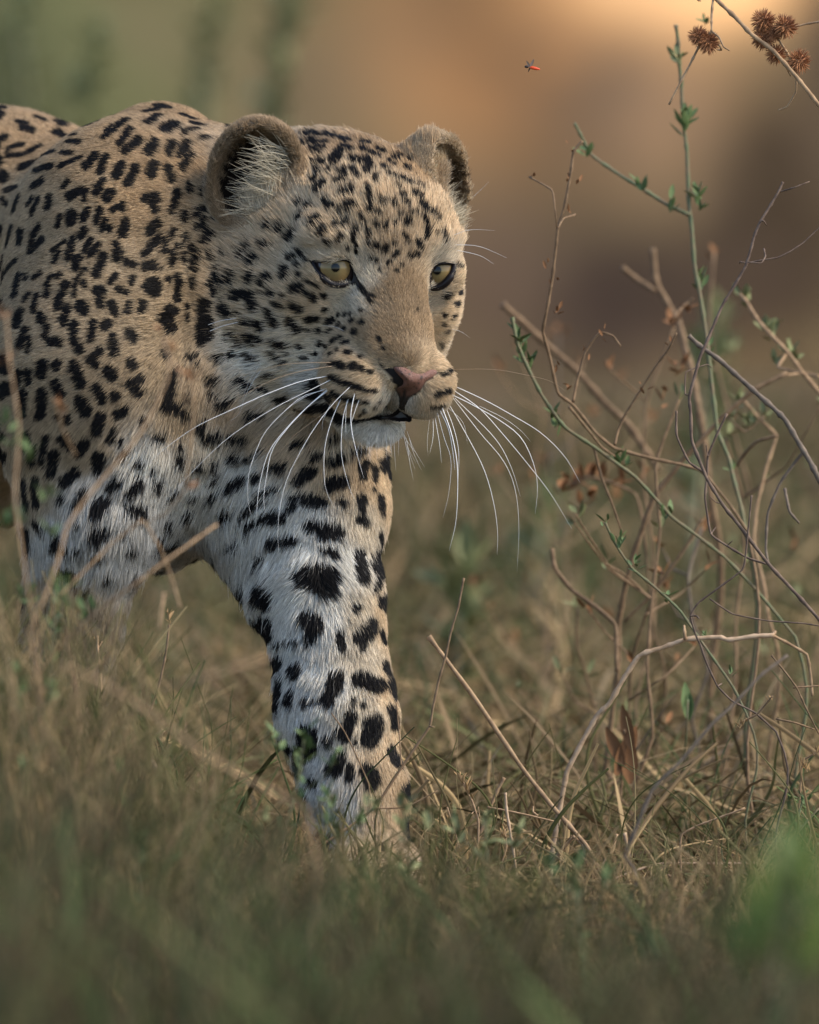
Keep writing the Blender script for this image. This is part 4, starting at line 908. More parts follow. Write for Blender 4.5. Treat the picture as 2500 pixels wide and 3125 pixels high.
# bank: a worn slope of sandy earth with hollows, sun glow and shade painted into its colour, its crest well above the picture
bx = np.concatenate([np.linspace(-9, -1.3, 40), np.linspace(-1.2, 1.2, 60), np.linspace(1.3, 9, 40)]); bs = np.concatenate([np.linspace(0, .25, 70), np.linspace(.27, 1, 36)])
BX, BS = np.meshgrid(bx, bs, indexing='ij')
n1_ = fbm(BX, BS*5, 3, 4, .55); n2_ = fbm(BX, BS*5, 5, 5, 1.6)
BY = 6.2+BS*4.2+n1_*.5+n2_*.14-.3*np.abs(BX)*.1
BZ = -.05+BS**.8*3.4+n2_*.10
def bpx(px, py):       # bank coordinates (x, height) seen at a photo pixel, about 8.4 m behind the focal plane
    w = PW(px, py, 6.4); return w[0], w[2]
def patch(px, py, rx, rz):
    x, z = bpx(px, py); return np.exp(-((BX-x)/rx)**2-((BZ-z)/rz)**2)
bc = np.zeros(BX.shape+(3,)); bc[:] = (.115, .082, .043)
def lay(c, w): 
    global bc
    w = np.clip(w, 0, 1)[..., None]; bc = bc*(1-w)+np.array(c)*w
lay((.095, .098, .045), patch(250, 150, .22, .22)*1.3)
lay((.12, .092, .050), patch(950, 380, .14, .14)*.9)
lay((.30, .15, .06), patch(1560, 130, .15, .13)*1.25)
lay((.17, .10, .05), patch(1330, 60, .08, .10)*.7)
lay((.70, .40, .18), patch(2120, -70, .13, .065)*1.6)  # warm sunlit glow painted in as a pale patch
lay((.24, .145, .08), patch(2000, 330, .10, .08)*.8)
lay((.030, .020, .011), patch(2380, 640, .085, .13)*1.6)  # shade of the hollows painted dark, here and in the next two
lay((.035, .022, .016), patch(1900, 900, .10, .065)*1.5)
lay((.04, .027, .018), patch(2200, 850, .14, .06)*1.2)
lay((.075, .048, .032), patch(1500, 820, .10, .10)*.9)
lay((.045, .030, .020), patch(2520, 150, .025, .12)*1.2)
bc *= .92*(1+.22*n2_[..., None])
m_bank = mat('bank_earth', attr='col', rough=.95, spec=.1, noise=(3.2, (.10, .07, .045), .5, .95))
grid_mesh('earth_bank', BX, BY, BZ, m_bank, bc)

# ------------------------------------------------------------------ loose grass: stalks nobody could count
m_straw = hair_mat('straw', .6)
def blades(name, label, n, dlo, dhi, hlo, hhi, lean, palette, rad, seed, width=.9, dens=None, xc=0.0, zmin=0.0, flat=.25, K=7, group=None, clump=.45):
    r = np.random.default_rng(seed)
    d = r.uniform(dlo, dhi, n); half = (W0/2/PX)*(D+d)/D*width+.06
    x = xc+r.uniform(-1, 1, n)*(half if width < 9 else width-10)
    y = d*FWD[1]; h = r.uniform(hlo, hhi, n)
    a = r.uniform(0, 2*math.pi, n); ln_ = np.abs(r.normal(lean, lean*.5, n)); lie = r.random(n) < flat
    ln_ = np.where(lie, r.uniform(2, 6, n), ln_); hh = np.where(lie, h*.35, h)
    base = np.stack([x, y, np.full(n, -.01)], 1)
    tuft = np.sin(x*23+1.7*np.sin(y*7+seed))*np.sin(y*9+1.3*np.sin(x*11))+.6*np.sin(x*51+y*17)
    if clump: m_ = r.random(n) < np.clip(.55+clump*tuft, .04, 1); base, d, x, y, h, a, ln_, lie, hh, tuft = [q[m_] for q in (base, d, x, y, h, a, ln_, lie, hh, tuft)]; n = len(x)
    if dens is not None:
        q = ((base-F0)@R3.T); s = D/(D+q[:, 1]); pxx = CX+q[:, 0]*s*PX
        topz = (base+np.stack([0*x, 0*x, hh], 1)-F0)@R3.T; pyt = CY-topz[:, 2]*s*PX
        keep = r.random(n) < dens(pxx, pyt, d)
        base, hh, a, ln_, lie, tuft = base[keep], hh[keep], a[keep], ln_[keep], lie[keep], tuft[keep]; n = len(base)
    t = np.linspace(0, 1, K)[None, :, None]
    dirh = np.stack([np.cos(a), np.sin(a)*.7, np.zeros(n)], 1)[:, None, :]
    L = (hh*ln_*.5)[:, None, None]
    P_ = base[:, None, :]+dirh*L*(t**1.6)+np.array([0, 0, 1.])*(hh[:, None, None]*(t-.35*t*t*np.clip(ln_, 0, 2)[:, None, None]*.5))
    k1 = r.normal(0, 1, (n, 1, 3))*np.array([1, .6, .25])*hh[:, None, None]*.09; k2 = r.normal(0, 1, (n, 1, 3))*np.array([1, .6, .25])*hh[:, None, None]*.06
    P_ = P_+k1*np.sin(t*math.pi)+k2*np.sin(t*2*math.pi+1)
    P_[..., 2] = np.maximum(P_[..., 2], -.012)
    pal = np.array(palette); hue = np.sin(base[:, 0]*13+base[:, 1]*5+seed)*.5+.5; c = pal[np.clip(((hue*.6+r.random(n)*.4)*len(pal)).astype(int), 0, len(pal)-1)]*np.exp(r.normal(0, .22, (n, 1)))
    R_ = np.exp(r.normal(0, .35, (n, 1)))*rad*np.linspace(1, .35, K)[None]
    cu = bpy.data.hair_curves.new(name); cu.add_curves([K]*n)
    cu.attributes['position'].data.foreach_set('vector', P_.astype(np.float32).ravel())
    at = cu.attributes.get('radius') or cu.attributes.new('radius', 'FLOAT', 'POINT'); at.data.foreach_set('value', R_.astype(np.float32).ravel())
    at = cu.attributes.new('col', 'FLOAT_COLOR', 'CURVE'); at.data.foreach_set('color', np.concatenate([np.clip(c, 0, .9), np.ones((n, 1))], 1).astype(np.float32).ravel())
    cu.materials.append(m_straw); o = bpy.data.objects.new(name, cu); COL.objects.link(o)
    return tag(o, label, 'grass', None, 'stuff')
DRY = [(0.286, 0.195, 0.096), (0.195, 0.134, 0.068), (0.390, 0.275, 0.137), (0.143, 0.097, 0.050), (0.247, 0.181, 0.098)]
OLV = [(0.111, 0.104, 0.041), (0.156, 0.134, 0.059), (0.081, 0.083, 0.029), (0.195, 0.150, 0.076)]
NEAR = [(0.053, 0.050, 0.020), (0.076, 0.064, 0.030), (0.036, 0.039, 0.014), (0.104, 0.082, 0.043), (0.084, 0.064, 0.034), (0.152, 0.115, 0.061)]
GRN = [(0.061, 0.088, 0.032), (0.095, 0.128, 0.047), (0.049, 0.068, 0.030)]
blades('dry_grass', 'tangled dry brown grass and stalks behind and around the leopard', 11000, .12, 1.6, .03, .12, 1.5, DRY+OLV[:2], .0009, 11, 1.15, flat=.45)
blades('dry_grass', 'thicker broken straws lying across the dry grass', 900, .0, 1.8, .04, .16, 1.6, DRY, .0018, 21, 1.1, flat=.6)
blades('dry_grass', 'blurred tufts of dry grass further back below the bank', 3600, 1.5, 5.0, .03, .11, 1.1, [tuple(v*.72 for v in c) for c in DRY+OLV+GRN[:2]], .0030, 12, 1.2)
blades('green_grass', 'thin green blades growing through the dry grass', 2400, -.1, 3.0, .04, .16, .8, GRN+OLV, .0009, 13, 1.15, flat=.05)
blades('dry_grass', 'sharp thin straws lying in front of the paw', 2600, -.35, .12, .02, .085, 1.6, DRY, .0006, 14, 1.1)
def fgd(px, py, d):     # nearer grass stands taller towards the left
    lim = np.interp(px, [-200, 100, 500, 900, 1300, 1700, 2200, 2700], [1950, 2050, 2330, 2380, 2560, 2640, 2620, 2450])
    return (py > lim)*1.0
blades('near_grass', 'blurred olive and straw grass close to the camera along the bottom', 9500, -2.3, -.4, .04, .36, .6, NEAR, .0014, 15, 1.1, fgd, flat=.1)
blades('near_grass', 'soft green grass close to the camera in the lower corners', 1500, -2.4, -.6, .04, .34, .6, GRN+OLV[:1], .0018, 16, 1.1, fgd, flat=.1)
def midd(px, py, d):
    lim = np.interp(px, [-200, 100, 500, 800, 1000, 1300, 1500, 2000, 2700], [1500, 1600, 2050, 2380, 2430, 2480, 2500, 2450, 2450])
    return (py > lim)*1.0
blades('mid_grass', 'slightly blurred mixed grass hiding the leopard paws', 8500, -.65, -.06, .03, .26, .6, DRY+OLV*2+GRN, .0009, 17, 1.1, midd, flat=.15)

blades('mid_grass', 'blurred upright straws and grass veiling the near foreleg at the lower left', 2600, -.95, -.15, .12, .34, .35, DRY+OLV*2+GRN[:1], .0010, 18, .42, lambda x, y, d: (y > np.interp(x, [-300, 0, 300, 600, 800], [1480, 1560, 1700, 2050, 2500]))*1.0, flat=.02, xc=-.20)
blades('mid_grass', 'blurred short mixed grass burying the front paw', 1500, -.7, -.12, .05, .14, .5, OLV*2+DRY+GRN, .0010, 19, .26, lambda x, y, d: (y > 2400+.3*np.abs(x-1120))*1.0, flat=.05, xc=-.03)

def flat_blades(name, label, n, dlo, dhi, seed):
    r = random.Random(seed); V = []; F = []; C_ = []
    for _ in range(n):
        d = r.uniform(dlo, dhi); x = r.uniform(-1.1, 1.1)*(W0/2/PX)*(D+d)/D; a = r.uniform(0, 6.28); L = r.uniform(.05, .17); w = r.uniform(.0008, .0021); el = r.uniform(.05, 1.2)
        p = np.array([x, d, .0]); dr = np.array([math.cos(a), math.sin(a), 0]); sd_ = np.array([-dr[1], dr[0], 0]); bend = r.uniform(-1.2, -.2); tw = r.uniform(-1.5, 1.5); c = np.array(r.choice(DRY+OLV+DRY))*math.exp(r.gauss(-.3, .25)); i0 = len(V)
        for k in range(7):
            t = k/6; e_ = el+bend*t; s_ = sd_*math.cos(tw*t)+np.array([0, 0, 1])*math.sin(tw*t); ww = w*math.sin(math.pi*(.12+.88*(1-t)*.98))**.7 if t < 1 else w*.08
            V += [p-s_*ww, p+s_*ww]; C_ += [c, c]; p = p+(dr*math.cos(e_)+np.array([0, 0, 1])*math.sin(e_))*L/6; p[2] = max(p[2], .002)
        F += [(i0+2*k, i0+2*k+1, i0+2*k+3, i0+2*k+2) for k in range(6)]
    o = mesh_obj(name, np.array(V), np.array(F), m_blade); set_color(o, np.array(C_)); return tag(o, label, 'grass', None, 'stuff')
m_blade = mat('grass_blade', attr='col', rough=.7, spec=.2)
flat_blades('dry_blades', 'flat bent and broken dry grass blades among the straws', 1200, .05, 1.6, 5)
flat_blades('dry_blades', 'wide dead grass blades scattered towards the bank', 900, 1.2, 3.6, 6)

def ringd(x, y, d): return ((x < -60) | (x > 2560) | (y > 3300))*1.0
blades('dry_grass', 'dry grass carrying on to both sides of the view and towards the camera', 30000, -6.5, 6.2, .03, .16, 1.0, DRY+OLV+NEAR[:3], .0022, 31, 12.4, ringd)
# ------------------------------------------------------------------ single plants, twigs, burrs
def bark(name, c1, c2, rough=.8, sc=180):
    return mat(name, c1, rough=rough, spec=.2, noise=(sc, c2, .42, .62))
M = dict(brown=bark('twig_brown', (.22, .145, .085), (.14, .09, .052)), dark=bark('twig_dark', (.095, .066, .052), (.17, .12, .09)),
         straw=bark('twig_straw', (.36, .24, .14), (.24, .155, .09)), pale=bark('twig_pale', (.46, .33, .22), (.33, .225, .14)),
         grey=bark('twig_grey', (.12, .095, .075), (.18, .14, .105)), green=bark('stem_green', (.12, .14, .072), (.17, .135, .08), .6),
         leaf=mat('leaf_green', (.075, .125, .045), .6, .25, noise=(90, (.13, .17, .065), .4, .7)), pleaf=mat('leaf_pale', (.16, .19, .08), .6, .25, noise=(90, (.22, .20, .10), .4, .7)),
         burr=bark('burr_brown', (.36, .165, .075), (.22, .095, .045), .7), seed=bark('seed_head', (.40, .27, .13), (.26, .16, .08), .8),
         dead=bark('dead_leaf', (.24, .115, .05), (.15, .075, .035), .8, 60), lime=mat('leaf_lime', (.12, .175, .045), .5, .3, noise=(40, (.08, .13, .035), .4, .7)))
for k in ('leaf', 'pleaf', 'lime'): M[k].node_tree.nodes['Principled BSDF'].inputs['Transmission Weight'].default_value = 0.0
PR_ = random.Random(5)
C1, C2, C3, C4, C5 = (1500, 0, 1.725), (1500, 900, 1.725), (1500, 1800, 1.725), (0, 1800, 1.725), (900, 2200, 1.725)
CF = (0, 0, .69)
def parse(c, txt):
    return [[(c[0]+float(a.split()[0])/c[2], c[1]+float(a.split()[1])/c[2]) for a in line.split(',')] for line in txt.strip().split('\n')]
def leaf_mesh(nm, m, l=1.0, w=.42, cup=.18):
    n = 7; V = []; F = []
    for i in range(n):
        t = i/(n-1); ww = w*math.sin(math.pi*min(1, t*.93+.04))**.8*(1-.25*t)
        for j in (-1, 0, 1): V.append((ww*j*.5*l, t*l, l*(cup*abs(j)*ww*1.2+.16*t*t)))
    for i in range(n-1):
        for j in range(2): a = i*3+j; F.append((a, a+1, a+4, a+3))
    me = bpy.data.meshes.new(nm); me.from_pydata(V, [], F); me.materials.append(m); me.polygons.foreach_set('use_smooth', [True]*len(F)); me.update(); return me
LEAF = {k: leaf_mesh('leaf_'+k, M[k]) for k in ('leaf', 'pleaf', 'lime', 'dead')}
SEPAL = leaf_mesh('husk', M['seed'], 1, .3, .3)
def put_leaf(kind, loc, size, parent, rl, az=None, el=None, name='leaf', me=None):
    o = bpy.data.objects.new(name, me or LEAF[kind]); COL.objects.link(o); o.parent = parent
    o.location = np.asarray(loc)-rl; s = size*PR_.uniform(.8, 1.2); o.scale = (s*PR_.uniform(.8, 1.2), s, s)
    o.rotation_euler = (PR_.uniform(-.2, 1.1) if el is None else el, PR_.uniform(-.5, .5), PR_.uniform(0, 6.28) if az is None else az)
    return o
def stem3(poly, d, dd=0.0, seed=0):
    """pixel polyline -> world points with a wandering depth"""
    q = np.asarray(poly, float); s1 = spline(q, max(6, len(poly)*5)); n = len(s1); u_ = np.linspace(0, len(q)-1, n)
    lin = np.stack([np.interp(u_, np.arange(len(q)), q[:, k]) for k in (0, 1)], 1); s = lin*.7+s1*.3; r = random.Random(seed*97+int(poly[0][0]))
    a, b, ph = r.uniform(.3, 1), r.uniform(-1, 1), r.uniform(0, 6)
    return np.array([PW(x, y, d+dd*(math.sin(ph+i/n*4*a)-math.sin(ph)+b*i/n)) for i, (x, y) in enumerate(s)])
def knots(pts_, r, seed):
    rr = random.Random(seed); n = len(pts_); out = np.full(n, r)
    for i in range(n):
        out[i] *= rr.uniform(.88, 1.1)
        if i % 5 == 0: out[i] *= 1.28
    return out
NP = 0
def plant(name, label, cat, d, specs, group=None, root=True, dd=.02):
    """specs: (crop, stroke text, radius m, material, tip factor)"""
    global NP
    NP += 1; allp = []
    first = parse(specs[0][0], specs[0][1])[0]
    low = max(first, key=lambda q: q[1]) if root else first[0]
    rl = on_ground(low[0]+40, d) if root else PW(*low, d)
    e = empty(name, rl, label, cat, group)
    for k, (c, txt, r, m, tip) in enumerate(specs):
        for j, poly in enumerate(parse(c, txt)):
            p3 = stem3(poly, d, dd, NP*13+k*7)
            rd = knots(p3, r*(1.12 if d > -.2 and d < 1 else .72), NP+k*3+j)*np.linspace(1, tip, len(p3))
            if root and k == 0 and j == 0:
                end = p3[-1] if poly[-1][1] >= poly[0][1] else p3[0]
                if end[2] > .03:
                    ext = np.array([end+(rl-end)*t+np.array([.006*math.sin(t*7), 0, 0]) for t in np.linspace(.12, 1, 10)])
                    if poly[-1][1] >= poly[0][1]: p3 = np.vstack([p3, ext]); rd = np.concatenate([rd, np.full(10, rd[-1])])
                    else: p3 = np.vstack([ext[::-1], p3]); rd = np.concatenate([np.full(10, rd[0]), rd])
            V_, F_ = tube(p3, rd, 7); poly_mesh('stem', V_, F_, M[m], e, rl); allp.append(p3)
    return e, rl, allp
def leaves_at(e, rl, c, pts_, kind, size, d, n=4):
    for x, y in pts_:
        w = PW(c[0]+x/c[2], c[1]+y/c[2], d)
        for i in range(n):
            put_leaf(kind, w+np.array([PR_.gauss(0, .0015), PR_.gauss(0, .0015), PR_.gauss(0, .0025)]), size, e, rl, az=6.28*i/n+PR_.uniform(-.5, .5), el=PR_.uniform(.1, 1.25))
def burr(e, rl, c, x, y, R, d):
    w = PW(c[0]+x/c[2], c[1]+y/c[2], d); R = .9*R/c[2]/PX; bm = bmesh.new()
    bmesh.ops.create_icosphere(bm, subdivisions=2, radius=R*.6)
    for v in bm.verts: v.co *= PR_.uniform(.85, 1.1)
    for i in range(260):
        z = 1-2*(i+.5)/260; ph = i*2.39996; s = math.sqrt(1-z*z); dr = Vector((s*math.cos(ph), s*math.sin(ph), z))
        dr = (dr+Vector((PR_.gauss(0, .14), PR_.gauss(0, .14), PR_.gauss(0, .14)))).normalized()
        L = R*PR_.uniform(.95, 1.3); a = dr.orthogonal().normalized()*R*.06; b = dr.cross(a)
        base = [bm.verts.new(dr*R*.38+a*math.cos(t)+b*math.sin(t)) for t in (0, 2.09, 4.19)]
        mid = [bm.verts.new(dr*L*.8+(a*math.cos(t)+b*math.sin(t))*.6+a*.5) for t in (0, 2.09, 4.19)]
        tp = bm.verts.new(dr*L+a*1.9)
        for q in range(3):
            bm.faces.new((base[q], base[(q+1) % 3], mid[(q+1) % 3], mid[q])); bm.faces.new((mid[q], mid[(q+1) % 3], tp))
    me = bpy.data.meshes.new('burr'); bm.to_mesh(me); bm.free(); me.materials.append(M['burr'])
    o = bpy.data.objects.new('burr', me); COL.objects.link(o); o.parent = e; o.location = w-rl
    return o
def seed_head(e, rl, c, x0, y0, x1, y1, d, n=16, size=.006):
    for i in range(n):
        t = i/(n-1); w = PW(c[0]+(x0+(x1-x0)*t)/c[2], c[1]+(y0+(y1-y0)*t)/c[2], d)
        put_leaf(None, w+np.array([PR_.gauss(0, .0006), PR_.gauss(0, .0006), 0]), size*(.6+.5*math.sin(t*3.1)), e, rl, az=PR_.uniform(0, 6.28), el=PR_.uniform(.4, 1.3), name='husk', me=SEPAL)

# burr branch, sharp, top right
e, rl, _ = plant('burr_branch', 'dry branch with spiky brown burrs hanging into the top right corner', 'branch', -.01, [
 (C1, "1100 -160,1180 -10,1280 85,1370 180,1480 262,1590 385,1660 470,1730 560,1900 700,2150 900", .00125, 'straw', 1.1),
 (C1, "1172 -60,1160 80,1160 165\n1160 165,1110 215,1080 270,1040 350,935 550", .00085, 'straw', .75),
 (C1, "1160 165,1200 195,1222 245,1255 266\n1200 235,1212 262,1190 262\n1500 190,1560 280,1603 380,1605 480,1560 560,1510 580\n1740 112,1660 125,1590 143,1500 165\n1480 262,1540 330,1575 400\n1100 -160,1085 -5,1102 4", .0007, 'straw', .6)], root=False, dd=.006)
for x, y, R in ((1432, 112, 70), (1545, 140, 72), (1432, 200, 68), (1090, 190, 58), (1142, 222, 66), (1500, 285, 60), (1620, 322, 70), (1480, 175, 55)): burr(e, rl, C1, x, y, R, -.012+PR_.uniform(-.004, .006))
# green stem, upright, right
e, rl, _ = plant('weed_stem', 'upright green stem with paired leaf buds, highest of the right-hand weeds', 'weed', .30, [
 (C1, "972 130,985 230,990 340,1000 430,1005 560,1015 680,1030 800,1036 960,1040 1080,1055 1200,1070 1400,1100 1560,1130 1760,1160 2020,1190 2270,1250 2410,1275 2520,1310 2650,1340 2800", .0011, 'green', 1.25),
 (C1, "1040 1130,930 1080,790 990,690 930,530 820,480 730,438 648", .00125, 'green', .7)])
leaves_at(e, rl, C1, [(990, 335), (985, 300)], 'pleaf', .011, .30, 3); leaves_at(e, rl, C1, [(1012, 690), (1015, 650)], 'leaf', .014, .30, 6)
leaves_at(e, rl, C1, [(500, 815), (790, 990), (1095, 1080), (1085, 1040), (1085, 1540), (1100, 1500), (955, 1090)], 'leaf', .010, .30, 5); leaves_at(e, rl, C1, [(1125, 100)], 'leaf', .007, .30, 4)
leaves_at(e, rl, C2, [(1270, 930), (1150, 320)], 'leaf', .007, .30, 3)
# dark twigs, sharp
plant('dry_twig', 'dark thin forked twig, nearly sharp, slanting up to the right edge', 'twig', .03, [
 (C1, "1535 958,1515 1005,1470 1080,1415 1170,1385 1240,1370 1300,1340 1400,1270 1520,1220 1600,1165 1725,1130 1810,1100 1875,1075 1965,1042 2090,1050 2180,1055 2320,1110 2460,1135 2520,1220 2660,1300 2760,1460 2970,1600 3120,1725 3260,1900 3500", .00075, 'dark', 1.5),
 (C1, "1515 1010,1560 998,1600 985,1675 955\n1345 1385,1420 1370,1510 1355,1580 1320,1640 1280,1720 1205,1800 1120\n1435 1310,1443 1350,1420 1385,1350 1380\n1345 1385,1310 1378,1308 1388\n1415 1170,1432 1160,1448 1185", .00055, 'dark', .6),
 (C2, "1240 625,1180 750,1140 850,1135 960,1125 1070,1155 1260,1240 1320,1350 1385,1460 1420\n975 610,975 740,1040 880,1130 940", .0007, 'dark', 1.0),
 (C2, "1040 530,1020 520,1025 405,1135 365,1160 385\n1155 1260,1180 1225\n1240 1320,1270 1295\n1140 850,1130 790\n1220 1100,1180 1090,1150 1060", .00045, 'dark', .6)], dd=.008)
plant('dry_twig', 'greenish black thin twig bending around the pale forked stalk', 'twig', .01, [
 (C2, "1370 1055,1350 1260,1328 1440,1200 1540,1090 1620,1047 1690,1080 1800,1100 1840,1130 1930,1190 2060,1270 2140,1390 2200,1500 2300", .00055, 'dark', 1.1),
 (C2, "1150 1600,1270 1680,1450 1715,1650 1730,1740 1745\n1047 1690,1080 1690,1095 1705\n1190 2060,1215 2045", .0005, 'dark', .8)], dd=.006)
# brown dry weed, left of the tangle
e, rl, _ = plant('dry_weed', 'brown dried weed with small husks, nearest the whiskers', 'weed', .16, [
 (C1, "480 740,432 800,420 900,385 1090,350 1200,340 1300,320 1470,290 1640,270 1740,280 1780,310 1890,350 2070,430 2130,550 2280,650 2360,850 2415,1000 2445,1110 2480,1250 2650,1350 2800", .00085, 'brown', 1.25),
 (C1, "200 930,320 1000,335 1100,345 1200\n440 1130,380 1150,350 1200", .0006, 'brown', .7),
 (C2, "430 565,450 460,490 310,530 245,575 195,640 215,680 270\n650 790,665 720,700 640,800 480,870 370,930 290,975 200\n410 590,500 700,580 800,650 850", .00085, 'brown', .7)])
leaves_at(e, rl, C1, [(405, 770), (465, 975), (290, 1375), (325, 1480), (345, 1640), (210, 935), (430, 1135), (400, 950)], 'dead', .005, .16, 2)
leaves_at(e, rl, C2, [(590, 230), (500, 310), (400, 490), (340, 390), (930, 270), (800, 475), (350, 90)], 'dead', .005, .16, 3)
e, rl, _ = plant('weed_stem', 'long green stem with leafy knots running down from beside the whisker tips', 'weed', .20, [
 (C2, "110 120,135 250,190 380,260 520,320 610,390 700,540 800,650 880,760 960,870 1080,950 1170,1100 1280,1240 1390,1400 1560,1600 1800", .00115, 'green', .8),
 (C2, "540 800,580 960,640 1110,690 1260", .0009, 'brown', .8)])
leaves_at(e, rl, C2, [(145, 240), (160, 290), (175, 330), (200, 390), (320, 650), (350, 700), (660, 870), (690, 890), (930, 1165)], 'leaf', .010, .20, 5)
e, rl, _ = plant('weed_stem', 'slim dark green sprig with tiny leaves below the burr weed', 'weed', .10, [
 (C2, "600 1200,640 1290,690 1370,740 1440,850 1530,930 1600,1000 1670,1060 1760,1130 1860,1270 2060,1340 2200", .0008, 'green', 1)])
leaves_at(e, rl, C2, [(605, 1210), (665, 1310), (690, 1290), (740, 1430), (760, 1450), (935, 1600)], 'leaf', .007, .10, 4); leaves_at(e, rl, C3, [(1270, 440), (1130, 260)], 'leaf', .006, .10, 3)
# larger blurred brown stems
plant('dry_weed', 'thick blurred brown stem rising to the right behind the twigs', 'stem', .34, [
 (C2, "1560 410,1380 500,1200 660,1000 880,860 1060,800 1220,740 1400,700 1560,670 1730,668 1960,640 2170,615 2400,600 2500", .0015, 'brown', 1.2),
 (C2, "320 1340,335 1440,420 1550,560 1650,655 1740,660 1980", .0014, 'brown', 1), (C2, "1290 900,1340 830,1400 770,1510 740\n1110 1180,1050 1290,960 1420,870 1550,700 1720", .0011, 'brown', .9)])
plant('dry_weed', 'soft brown forked stem leaning across the dark painted hollow of the bank', 'stem', .62, [
 (C1, "850 1310,865 1480,930 1600,990 1700,1020 1830,1060 1960,1085 2120,1120 2300,1150 2600", .0019, 'brown', 1.2),
 (C1, "690 1410,780 1480,860 1530", .0018, 'brown', .9), (C2, "60 50,170 150,290 260,450 400,600 570,720 680,800 800,880 920", .0022, 'brown', 1)])
plant('dry_weed', 'grey brown woody stem crossing the right edge at mid height', 'stem', .12, [
 (C2, "1040 215,1100 270,1200 340,1300 430,1400 520,1480 590,1550 660,1620 780,1680 880,1725 970,1850 1200,1900 1500", .0014, 'grey', 1.3),
 (C2, "1640 830,1600 880,1520 990,1455 1150,1445 1340,1460 1420\n1545 1020,1570 1140,1620 1200", .0010, 'grey', .7)])
e, rl, _ = plant('bud_stem', 'straw coloured stem with pale round seed buds, upper right', 'stem', .40, [
 (C2, "1300 -10,1340 30,1400 130,1480 220,1560 300,1640 410,1740 530,1900 760,2000 1200", .0012, 'straw', 1.2), (C2, "1560 300,1510 380,1640 410\n1725 430,1640 410,1540 425", .0009, 'straw', .8)])
leaves_at(e, rl, C2, [(1320, 15), (1345, 45), (1455, 180), (1475, 200), (1560, 300), (1590, 340), (1500, 370)], 'pleaf', .010, .40, 6)
e, rl, _ = plant('weed_stem', 'pale olive weed tangle behind the crossing brown stems', 'weed', .42, [
 (C2, "1330 560,1400 640,1500 740,1450 900,1400 1100,1380 1300,1430 1500,1460 1700", .0010, 'straw', 1.1), (C2, "1240 640,1330 720,1440 640\n960 120,1010 60,1060 20", .0008, 'brown', .8)])
leaves_at(e, rl, C2, [(1280, 640), (1340, 700), (1440, 640), (1360, 690), (1300, 560)], 'pleaf', .010, .42, 5)
leaves_at(e, rl, C2, [(950, 180), (960, 400), (1010, 370), (910, 560), (1040, 90)], 'dead', .010, .42, 4)
e, rl, _ = plant('dry_weed', 'blurred orange brown leaf clump behind the whisker tips', 'weed', .50, [(C2, "420 1010,500 960,640 990,760 1050,800 1200,830 1500,860 1800", .0009, 'brown', 1)])
leaves_at(e, rl, C2, [(370, 1040), (420, 1010), (490, 960), (530, 960), (480, 1110), (520, 1080), (600, 990), (690, 1000)], 'dead', .013, .50, 4)
# pale forked stalk
plant('forked_stalk', 'pale straw stalk forking left of the dead leaf, arching to the right', 'stalk', .08, [
 (C3, "1490 240,1380 245,1250 265,1200 250,1030 260,900 305,780 345,700 460,620 600,560 655,500 760,400 950,370 1100,320 1380,310 1500", .0014, 'pale', 1.1),
 (C3, "1020 260,1015 190\n1480 240,1560 280,1660 340,1680 440,1690 560\n1480 240,1500 215", .0010, 'straw', .8)], dd=.01)
plant('straight_cane', 'straight straw cane leaning left above the seed heads, tip cut', 'cane', .05, [
 (CF, "903 1340,1000 1470,1100 1618,1165 1700,1235 1780,1262 1830", .0014, 'straw', 1.0)], dd=.01)
plant('leaning_cane', 'soft grey brown cane leaning to the upper right in front', 'cane', -.30, [
 (C3, "1560 345,1420 450,1280 600,1160 710,1000 900,850 1050,760 1260,700 1400", .0014, 'grey', 1.2)], dd=.01)
# twig before the foreleg
plant('thin_twig', 'thin brown twig crossing in front of the white foreleg', 'twig', -.075, [
 (CF, "977 1217,965 1280,950 1330,938 1385,925 1430,912 1490,905 1530,850 1610,790 1700,740 1738,700 1765,640 1803,560 1850", .00062, 'brown', 1.35),
 (CF, "785 1702,830 1702,860 1698,922 1665\n780 1680,776 1650,750 1590,725 1540,698 1502\n845 1612,842 1560,835 1480\n905 1530,915 1531", .0005, 'brown', .7)], dd=.006)
# seed heads and canes right of the paw
e, rl, _ = plant('seed_stalk', 'thin stalk with a tan seed head, between paw and straight cane', 'stalk', .0, [
 (C5, "880 300,905 370,935 425,950 470,968 530,965 640,945 800,930 950", .0005, 'straw', 1.3), (C5, "950 470,930 490\n965 455,975 510\n803 455,830 540,870 680", .0004, 'straw', .7)], dd=.004)
seed_head(e, rl, C5, 862, 285, 935, 415, .0, 22, .007); seed_head(e, rl, C5, 800, 500, 815, 540, .0, 5, .004)
e, rl, _ = plant('seed_stalk', 'small bent seed stalk low beside the vertical pale cane', 'stalk', .01, [
 (C5, "1105 570,1115 670,1085 760,1065 885,900 940,760 1060", .0005, 'straw', 1.2)], dd=.004)
seed_head(e, rl, C5, 1105, 560, 1105, 640, .01, 14, .006); seed_head(e, rl, C5, 1050, 840, 1000, 830, .01, 8, .005); seed_head(e, rl, C5, 990, 905, 930, 935, .01, 8, .005); seed_head(e, rl, C5, 740, 890, 790, 870, .01, 6, .005)
plant('pale_cane', 'upright pale cane with a blunt tip right of the paw', 'cane', -.01, [(C5, "1108 378,1115 470,1130 560,1160 750,1175 950,1160 1180,1155 1260", .0008, 'pale', 1.2)], dd=.004)
